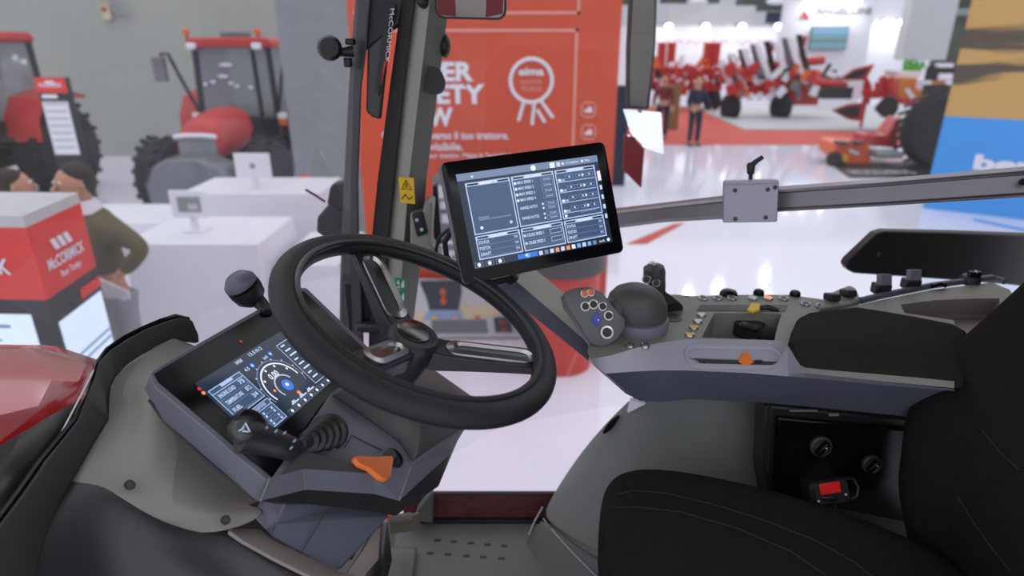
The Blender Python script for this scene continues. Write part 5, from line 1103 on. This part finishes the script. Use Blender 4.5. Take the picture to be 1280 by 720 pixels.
bgtractor('red tractor cut by the left edge of the picture behind the totem', at(-58, 150, 9.8).x-.45, 8.9, .93)
# fire box and cable on the hall wall
wb = thing('wall_box', 'small yellow sign and grey cable bracket high on the grey hall wall', 'sign', at(134, 24, 15.1))
b_ = MB('print_cream'); b_.box(at(133, 15, 15.15), (.18, .06, .30)).ball(at(129, 11, 15.08), .05, 'redbg'); b_.build('plate', wb)
b_ = MB('grey'); b_.tube([at(137, -15, 15.1), at(141, 10, 15.1), at(150, 20, 15.1)], .04).tube([at(150, 8, 15.1), at(158, 20, 15.1)], .04); b_.build('bracket', wb)

# ================================================================== RIGHT SIDE OF THE HALL
MB_ = MB('carpet'); a = [az(x, y, .004) for x, y in ((760, 181), (1060, 181), (1130, 183), (1150, 164.5), (1080, 164), (930, 163), (905, 152), (870, 135), (760, 132))]
tag(MB_.prism(a, (0, 0, .008)).build('red_carpet', smooth=False), 'red carpet strip on the hall floor before the far stand', 'carpet')
MB_ = MB('platform'); a = [az(x, y, .012) for x, y in ((930, 162), (1230, 163), (1230, 131), (770, 130), (770, 131), (872, 134), (906, 151))]
tag(MB_.prism(a, (0, 0, .02)).build('grey_platform', smooth=False), 'light grey stand floor under the red farm machines', 'platform')
b_ = MB('carpet'); b_.prism([az(x, y, .003) for x, y in ((783, 305), (808, 305), (856, 279), (842, 280))], (0, 0, .003)); tag(b_.build('floor_line', smooth=False), 'red line taped on the white floor behind the rail', 'floor marking')
b_ = MB('sky_blue'); b_.prism([az(x, y, .003) for x, y in ((1216, 273), (1290, 288), (1290, 291), (1218, 276))], (0, 0, .003)); tag(b_.build('floor_line', smooth=False), 'blue line taped on the white floor below the blue banner', 'floor marking')
# far stand: white walls
YB2 = 30.0
def bx2(x0, x1, y0, y1, Y, m, d=.3, extra=None):
    a, c2 = at(x0, y0, Y), at(x1, y1, Y); b_ = MB(m); b_.box(((a.x+c2.x)/2, Y+d/2, (a.z+c2.z)/2), (c2.x-a.x, d, a.z-c2.z)); return b_
fw = thing('stand_wall', 'long white stand wall with thin red writing and four spot lamps', 'wall', (at(870, 100, 30).x, 30, 0))
a = at(770, 33, 30); c2 = at(975, 33, 30); b_ = MB('white'); b_.box(((a.x+c2.x)/2, 30.2, a.z/2), (c2.x-a.x, .3, a.z)); b_.build('panel', fw, smooth=False)
b_ = MB('redbg')
for k in range(6):
    x = 800+k*29; b_.tube([at(x, 55, 29.98), at(x+6, 49, 29.98), at(x+10, 56, 29.98), at(x+18, 50, 29.98), at(x+25, 54, 29.98)], .014, n=6)
b_.build('script_writing', fw)
hdp = bx2(836, 942, 7, 33, 30.05, 'offwhite', .3); tag(hdp.build('stand_header', smooth=False), 'grey header panel hanging above the white stand wall', 'panel')
hp2 = bx2(960, 986, 15, 29, 29.5, 'navy', .2); tag(hp2.build('navy_board', smooth=False), 'small dark blue board beside the tall white sign wall', 'board')
for k, x in enumerate((836, 882.5, 928, 973)):
    q = at(x, 33, 29.2); t_ = thing('spot_lamp', ('bright spot lamp over the white stand wall, first from the left', 'bright spot lamp over the white stand wall, second from the left', 'bright spot lamp over the white stand wall, third from the left', 'bright spot lamp over the white stand wall, next to the tall sign wall')[k], 'lamp', q, 'spot lamps over the stand wall')
    MB('lamp').ball(q, (.15, .12, .11)).build('bulb', t_); MB('grey').box(q+V((0, .45, .10)), (.1, .9, .06)).build('arm', t_)
    l = area(q+V((0, -.1, -.15)), .3, 9, (math.radians(25), 0, 0))
sw_ = thing('sign_wall', 'tall white sign wall with red triangle logo, dark lettering and a screen', 'wall', (at(1035, 100, 27).x, 27, 0))
a = at(984, 0, 27); c2 = at(1097, 0, 27); b_ = MB('white'); b_.box(((a.x+c2.x)/2, 27.2, 2.6), (c2.x-a.x, .3, 5.2)); b_.build('panel', sw_, smooth=False)
b_ = MB('midgrey'); qa, qb = at(1018, 18, 26.98), at(1088, 18, 26.98); b_.text('ANGELONI', qa, (1, 0, 0), (0, 0, 1), qb.x-qa.x, .26, 'midgrey', .002, .03)
b_.prism([at(1006, 12, 26.98), at(1013, 24, 26.98), at(1007, 24, 26.98), at(1005, 20, 26.98), at(1002, 24, 26.98), at(1000, 24, 26.98)], (0, -.01, 0), 'redbg'); b_.build('lettering', sw_, smooth=False)
for x in (1022, 1046, 1072):
    q = at(x, 1, 26.6); t_ = thing('spot_lamp', 'spot lamp at the top of the tall sign wall, ' + {1022: 'above the red logo side', 1046: 'in the middle', 1072: 'on the right side'}[x], 'lamp', q, 'spot lamps over the sign wall'); MB('lamp').ball(q, (.13, .12, .09)).build('bulb', t_); MB('grey').box(q+V((0, .25, .1)), (.1, .5, .06)).build('arm', t_); area(q+V((0, -.1, -.15)), .3, 8, (math.radians(25), 0, 0))
tvs = thing('wall_screen', 'flat screen showing a green field under blue sky on the sign wall', 'screen', at(1036, 62, 26.9))
b_ = MB('midgrey'); qa, qb = at(1015, 33, 26.9), at(1057, 62, 26.9); b_.box(((qa.x+qb.x)/2, 26.92, (qa.z+qb.z)/2), (qb.x-qa.x, .08, qa.z-qb.z)); b_.build('case', tvs)
w_, h_ = qb.x-qa.x-.06, qa.z-qb.z-.06; b_ = MB('tv'); o_ = V((qa.x+.03, 26.87, qb.z+.03))
b_.box(o_+V((w_/2, 0, h_/2)), (w_, .01, h_)).box(o_+V((w_/2, -.008, h_*.84)), (w_, .01, h_*.32), 'tv_sky').box(o_+V((w_/2, -.008, h_*.38)), (w_, .01, h_*.10), 'tv_dark'); b_.build('picture', tvs, smooth=False)
rw = bx2(1097, 1195, -30, 131, 31, 'white', .3); tag(rw.build('side_wall', smooth=False), 'pale wall right of the sign wall lit by two lamps', 'wall')
for x in (1108, 1127):
    q = at(x, 28, 30.6); t_ = thing('spot_lamp', 'bright lamp on the pale wall, '+('nearer the sign wall' if x == 1108 else 'the one farther right'), 'lamp', q, 'lamps on the pale wall'); MB('lamp').ball(q, (.15, .12, .11)).build('bulb', t_); MB('grey').box(q+V((0, .25, .1)), (.1, .5, .06)).build('arm', t_); area(q+V((0, -.2, -.2)), .3, 9, (math.radians(25), 0, 0))
co_ = bx2(1148, 1182, -30, 75, 24, 'offwhite', .5); tag(co_.build('column', smooth=False), 'pale grey hall column right of the tall sign wall', 'column')
db = MB('darkhall'); db.prism([at(x, y, 26) for x, y in ((1165, 88), (1188, 10), (1196, -30), (1260, -30), (1200, 90))], (0, .3, 0)); db.box(at(1200, 15, 25.8), (.9, .2, .25), 'grey'); tag(db.build('truss_panel', smooth=False), 'dark sloping hall truss panel beside the yellow banner', 'panel')
for (x0, x1, y0, y1, lb) in ((775, 812, -20, 6, 'left'), (828, 900, -20, 4, 'middle'), (925, 1000, -20, 14, 'right')):
    b_ = bx2(x0, x1, y0, y1, 33, 'darkhall', .3); q = at((x0+x1)/2+8, 2, 32.8); b_.ball(q, (.5, .1, .15), 'lens'); tag(b_.build('ceiling_truss', smooth=False), 'dark ceiling truss at the top of the hall, %s piece above the stand wall' % lb, 'truss')

# blue and sandy banner
A, B = az(1153, 260, 0), az(1290, 276, 0); bd = (B-A).normalized(); bn_ = V((bd.y, -bd.x, 0)); B = A+bd*3.2
bl = thing('tall_banner', 'tall banner with blue lower half and striped sand picture at the right edge', 'banner', A+bd*1.5)
q = at(1180, 145, A.y); zsp = H+(ray(1180, 145).z/ray(1180, 145).y)*A.y
b_ = MB('sky_blue'); b_.prism([A, B, B+V((0, 0, zsp)), A+V((0, 0, zsp))], -bn_*.12); o = b_.build('blue_panel', bl, smooth=False)
b_ = MB('sand'); b_.prism([A+V((0, 0, zsp)), B+V((0, 0, zsp)), B+V((0, 0, 5.2)), A+V((0, 0, 5.2))], -bn_*.12); b_.build('sand_picture', bl, smooth=False)
BFm = Fr(A+bn_*.01, bd, (0, 0, 1)); pa_, pb2 = BFm.ab(1215, 212), BFm.ab(1236, 197)
b_ = MB('white'); b_.text('bemo', BFm.p(pa_[0], pa_[1]), BFm.r, BFm.u, 1.25, .24, 'white', .004, .05); b_.build('lettering', bl, smooth=False)

# farm machines -------------------------------------------------------
def disc_w(b_, c, r_, w_, m, ax=(1, .35, 0), n=20): b_.lathe(V(c)-V(ax).normalized()*w_/2, ax, [(r_*.6, 0), (r_, w_*.15), (r_, w_*.85), (r_*.6, w_)], m, n=n); b_.lathe(V(c)-V(ax).normalized()*w_*.4, ax, [(0, 0), (r_*.6, 0), (r_*.6, w_*.8), (0, w_*.8)], 'grey', n=14)
pw = thing('plough', 'large red reversible plough with white mouldboards on the far stand', 'plough', az(980, 135, .03))
PY = 24.0
b_ = MB('redbg'); b_.tube([at(900, 96, PY), at(960, 112, PY), at(1030, 108, PY)], .20, n=8); b_.tube([at(915, 88, PY+.4), at(985, 80, PY+.4), at(1030, 75, PY+.4)], .16, n=8); b_.box(at(985, 105, PY), (1.6, .6, .7)); b_.box(at(1000, 122, PY-.1), (1.2, .4, .5)); b_.box(at(955, 112, PY-.2), (1.6, .3, .35))
b_.build('frame', pw, bevel=.02)
for k, (x, y) in enumerate(((905, 100), (918, 92), (933, 86), (950, 82), (972, 78), (990, 74))):
    b_ = MB('white'); q = at(x, y, PY-.5); b_.loft([[q+V((dx, 0, dz)), q+V((dx+.22, .05, dz+.03)), q+V((dx+.25, .12, dz)), q+V((dx, .1, dz))] for dx, dz in ((.35, -.55), (.12, -.1), (-.12, .35), (-.25, .65))]); b_.build('mouldboard', pw)
    b_ = MB('black' if k % 2 else 'midgrey'); b_.loft([[q+V((dx+.28, .1, dz)), q+V((dx+.50, .15, dz)), q+V((dx+.50, .22, dz)), q+V((dx+.28, .2, dz))] for dx, dz in ((.30, -.4), (.05, .1), (-.2, .8))]); b_.build('share', pw)
    b_ = MB('redbg'); b_.tube([q+V((.45, .2, .75)), q+V((.35, .2, .2)), q+V((.6, .3, -.5))], .07, n=8); b_.build('leg', pw)
b_ = MB('redbg')
for k in range(70):
    x = random.uniform(905, 1045); y = 108+random.uniform(-24, 14)*(1 if x < 1000 else .7); m_ = random.choice(('redbg', 'redbg', 'redbg', 'black', 'white', 'orangepaint', 'midgrey')); b_.box(at(x, y, PY-.45-random.uniform(0, .3)), (random.uniform(.08, .35), .1, random.uniform(.08, .4)), m_, Matrix.Rotation(random.uniform(-.8, .8), 3, 'Y'))
sub(b_.build('linkage', pw, bevel=.01), 'red, black and white linkage parts')
for x, y in ((913, 134), (976, 134)):
    b_ = MB('tyre'); disc_w(b_, at(x, y, PY-.4), .46, .32, 'tyre'); b_.build('wheel', pw)
b_ = MB('midgrey'); b_.tube([at(981, 122, PY-.5), at(981, 156, PY-.5)], .10, n=8); b_.build('stand_leg', pw)
b_ = MB('black'); b_.tube([at(1005, 98, PY-.3), at(1030, 92, PY-.3), at(1038, 80, PY-.3)], .08, n=8); b_.tube([at(1022, 100, PY-.4), at(1050, 103, PY-.4)], .2, n=8); b_.build('hitch', pw)
b_ = MB('white'); [b_.ball(at(x, y, PY-.55), (.14, .05, .14)) for x, y in ((925, 120), (938, 121), (950, 120), (962, 121), (1008, 100))]; b_.build('reflector', pw)
sm = thing('cultivator', 'red cultivator with dark wing shares between the plough and the orange machine', 'cultivator', az(1075, 150, .03)); PY = 20.5
b_ = MB('redbg'); b_.tube([at(1020, 102, PY), at(1060, 108, PY), at(1090, 118, PY), at(1130, 116, PY)], .13, n=8); b_.tube([at(1075, 90, PY), at(1085, 108, PY), at(1082, 130, PY)], .12, n=8); b_.box(at(1110, 112, PY), (.7, .4, .45)); b_.tube([at(1102, 96, PY), at(1110, 112, PY)], .12, n=8); q = at(1085, 112, PY); b_.tube([q, V((q.x, q.y, .03))], .05, n=8); b_.build('frame', sm, bevel=.02)
for pts in (((1048, 100), (1068, 86), (1094, 80), (1086, 95), (1070, 102)), ((1040, 138), (1062, 130), (1082, 128), (1078, 152), (1062, 150))):
    b_ = MB('redbg'); b_.prism([at(x, y, PY-.2) for x, y in pts], (0, .12, 0)); po = b_.build('wing_share', sm, bevel=.02)
    cxp = sum(p[0] for p in pts)/5; cyp = sum(p[1] for p in pts)/5; b_ = MB('black'); b_.prism([at(cxp+(x-cxp)*.75-2, cyp+(y-cyp)*.65, PY-.26) for x, y in pts], (0, .05, 0)); b_.build('blade', po)
b_ = MB('black'); b_.box(at(1045, 116, PY-.1), (.9, .3, .35)); b_.ball(at(1100, 135, PY-.1), .15); b_.build('hitch_block', sm, bevel=.02)
b_ = MB('white'); b_.box(at(1068, 112, PY-.2), (.45, .05, .55)); b_.build('white_plate', sm)
sd2 = thing('seed_drill', 'red seed drill with tall red posts at the left of the far stand', 'seed drill', az(855, 118, .03)); PY = 27
b_ = MB('redbg')
for x in (826, 838, 883, 893): b_.box(at(x, 78, PY), (.30, .3, 1.5))
b_.box(at(855, 98, PY), (3.0, .6, .9)); b_.box(at(885, 108, PY-.3), (.9, .5, .9)); b_.build('frame', sd2, bevel=.03)
b_ = MB('white')
for k in range(16): b_.ball(at(820+random.uniform(0, 75), 80+random.uniform(0, 32), PY-.4-random.uniform(0, .2)), random.uniform(.07, .13), random.choice(('white', 'redbg', 'orangepaint', 'white')))
for k in range(50): b_.box(at(random.uniform(815, 900), random.uniform(76, 116), PY-.6-random.uniform(0, .2)), (random.uniform(.08, .3), .1, random.uniform(.1, .5)), random.choice(('redbg', 'redbg', 'redbg', 'black', 'white', 'orangepaint')), Matrix.Rotation(random.uniform(-.8, .8), 3, 'Y'))
sub(b_.build('fittings', sd2), 'white and orange round fittings'); b_ = MB('tyre'); disc_w(b_, at(890, 125, PY-.6), .45, .3, 'tyre'); b_.build('wheel', sd2)
# orange tank cart and planter
tk = thing('orange_hopper', 'orange machine hopper below the white planter', 'hopper', az(1150, 135, .03)); PY = 19.5
b_ = MB('orangepaint'); M['amber'] = mat('amber', (.62, .20, .03), .5); b_ = MB('amber'); b_.prism([at(x, y, PY) for x, y in ((1124, 97), (1184, 100), (1180, 112), (1160, 118), (1158, 132), (1122, 130))], (0, .5, 0)); b_.build('tank', tk, bevel=.03)
MB('white').prism([at(x, y, PY-.03) for x, y in ((1131, 112), (1136, 110), (1146, 124), (1140, 126))], (0, .02, 0)).build('label_plate', tk); MB('black').box(at(1174, 118, PY-.1), (.5, .3, .3)).build('motor', tk, bevel=.03); b_ = MB('tyre'); disc_w(b_, at(1110, 134, PY-.2), .3, .2, 'tyre'); b_.build('wheel', tk)
b_ = MB('redbg'); b_.tube([at(1113, 96, PY), at(1118, 124, PY), at(1150, 131, PY)], .1, n=8); b_.build('drawbar', tk)
pl2 = thing('planter', 'white planter box with a low green plant on the orange hopper', 'planter', at(1141, 96, 20))
MB('white').prism([at(x, y, 19.9) for x, y in ((1121, 88), (1164, 90), (1162, 98), (1122, 96))], (0, .7, 0)).build('box', pl2, bevel=.02)
b_ = MB('leaf')
for k in range(50): q = at(1140+random.uniform(-12, 12), 85+random.uniform(-6, 3), 20.2+random.uniform(-.2, .2)); b_.add([q, q+V((random.uniform(-.1, .1), .02, .16)), q+V((random.uniform(.03, .1), -.05, .05))], [(0, 1, 2)])
b_.ball(at(1140, 86, 20.2), (.28, .2, .12)); b_.build('foliage', pl2, fix=False)
cn_ = thing('white_canister', 'white canister in front of the orange hopper', 'canister', at(1153, 112, 19.2)); b_ = MB('white'); b_.lathe(at(1153, 112, 19.2), (0, 0, 1), [(.16, 0), (.19, .1), (.19, .28), (.10, .38), (.06, .46), (0, .46)], n=18); b_.build('body', cn_)
mh = thing('machine_head', 'dark machine parts with white covers behind the large tyre', 'machine', at(1178, 100, 18)); b_ = MB('black'); b_.box(at(1178, 92, 18), (.7, .4, .35)); b_.tube([at(1162, 84, 18), at(1192, 80, 18)], .06); b_.box(at(1180, 82, 17.9), (.4, .2, .1), 'white').box(at(1180, 96, 17.8), (.35, .2, .16), 'white'); b_.box(at(1172, 112, 17.9), (.6, .4, .25)); q = at(1178, 105, 18.1); b_.box((q.x, q.y, q.z/2), (.2, .2, q.z)); b_.build('parts', mh, bevel=.02)
# orange mulcher, big tyre, mat
mu = thing('mulcher', 'orange mulcher with black roller standing before the large tyre', 'mulcher', az(1080, 205, 0)); PY = 14.0
b_ = MB('orangepaint'); b_.prism([at(x, y, PY) for x, y in ((1044, 180), (1052, 177), (1088, 180), (1089, 206), (1058, 205), (1043, 194))], (0, .8, 0)); b_.build('housing', mu, bevel=.03)
b_ = MB('redpaint'); b_.prism([at(x, y, PY+.3) for x, y in ((1078, 178), (1082, 167), (1108, 170), (1116, 158), (1126, 146), (1129, 150), (1122, 170), (1124, 186), (1080, 182))], (0, .5, 0)); b_.build('arm', mu, bevel=.04)
b_ = MB('grey'); b_.box(at(1106, 192, PY), (.55, .5, .14)); b_.build('grey_cover', mu, bevel=.02)
b_ = MB('black'); b_.cyl(at(1042, 199, PY-.05), at(1048, 197, PY+.8), .16); b_.box(at(1052, 178, PY-.02), (.2, .3, .05)); b_.box(at(1072, 178, PY-.02), (.2, .3, .05)); b_.build('roller', mu)
MB('yellow').prism([at(x, y, PY-.02) for x, y in ((1053, 193), (1060, 193), (1060, 203), (1054, 202))], (0, .01, 0)).build('warning_plate', mu)
MB('white').prism([at(x, y, PY-.02) for x, y in ((1062, 186), (1074, 190), (1073, 194), (1061, 190))], (0, .01, 0)).build('logo_plate', mu)
bt2 = thing('large_tyre', 'large black tractor tyre partly behind the tall banner', 'tyre', az(1168, 205, 0))
c_ = at(1172, 163, 13.8); b_ = MB('tyre'); b_.lathe(c_-V((-.1, .25, 0)), (.12, 1, 0), [(.35, 0), (.72, -.02), (.80, .08), (.80, .45), (.72, .55), (.35, .5)], n=40)
for k in range(26): a = 2*math.pi*k/26; b_.box(c_+V((.795*math.cos(a), .1, .795*math.sin(a))), (.03, .4, .07), R=Matrix.Rotation(-a, 3, 'Y')@Matrix.Rotation(.4, 3, 'X'))
b_.build('tread', bt2); b_ = MB('midgrey'); b_.lathe(c_-V((-.1, .2, 0)), (.12, 1, 0), [(0, .05), (.15, .0), (.3, .12), (.38, .02), (.38, .3), (0, .3)], n=28); b_.build('rim', bt2)
b_ = MB('black'); b_.prism([az(x, y, .004) for x, y in ((1040, 207), (1165, 202), (1180, 222), (1062, 222))], (0, 0, .03)); b_.build
o = b_.build('floor_mat', smooth=False); tag(o, 'dark mat with white lettering under the orange mulcher', 'mat')
b_ = MB('offwhite'); qa = az(1068, 217, .036); b_.text('MULCHING', qa, (1, 0, 0), (0, 1, 0), 1.3, .35, 'offwhite', .002, .02); lo_ = b_.build('lettering', o, smooth=False)

# people at the far stand, cardboard panel
person('woman with blond hair in dark clothes walking on the red carpet', 16.9, 868, 1.70, math.radians(190), 'navy', 'navy', 'blond', (((.26, .04, 1.12), (.22, .22, 1.0)), ((-.30, .04, 1.15), (-.42, .10, .95))), long_hair=True, foot=V((at(870, 140, 16.9).x, 16.9, .012)))
person('person in a black and red jacket left of the brown panel on the far stand', 18.3, 828, 1.72, math.radians(160), 'darkred', 'navy', 'hair', (((.26, 0, 1.12), (.27, .1, .9)), ((-.26, 0, 1.12), (-.27, .1, .9))), foot=V((at(830, 120, 18.3).x, 18.3, 0)))
b_ = MB('cardboard'); qa = at(843, 105, 20.2); b_.box((qa.x, 20.2, qa.z/2), (.42, .12, qa.z)); tag(b_.build('brown_panel', smooth=False), 'narrow brown upright panel between the two far people', 'panel')
b_ = MB('navy'); qa = at(777, 107, 12); b_.box((qa.x, 12, qa.z/2), (.28, .3, qa.z)); tag(b_.build('dark_stand', smooth=False), 'dark narrow stand at the right edge of the orange wall', 'stand')
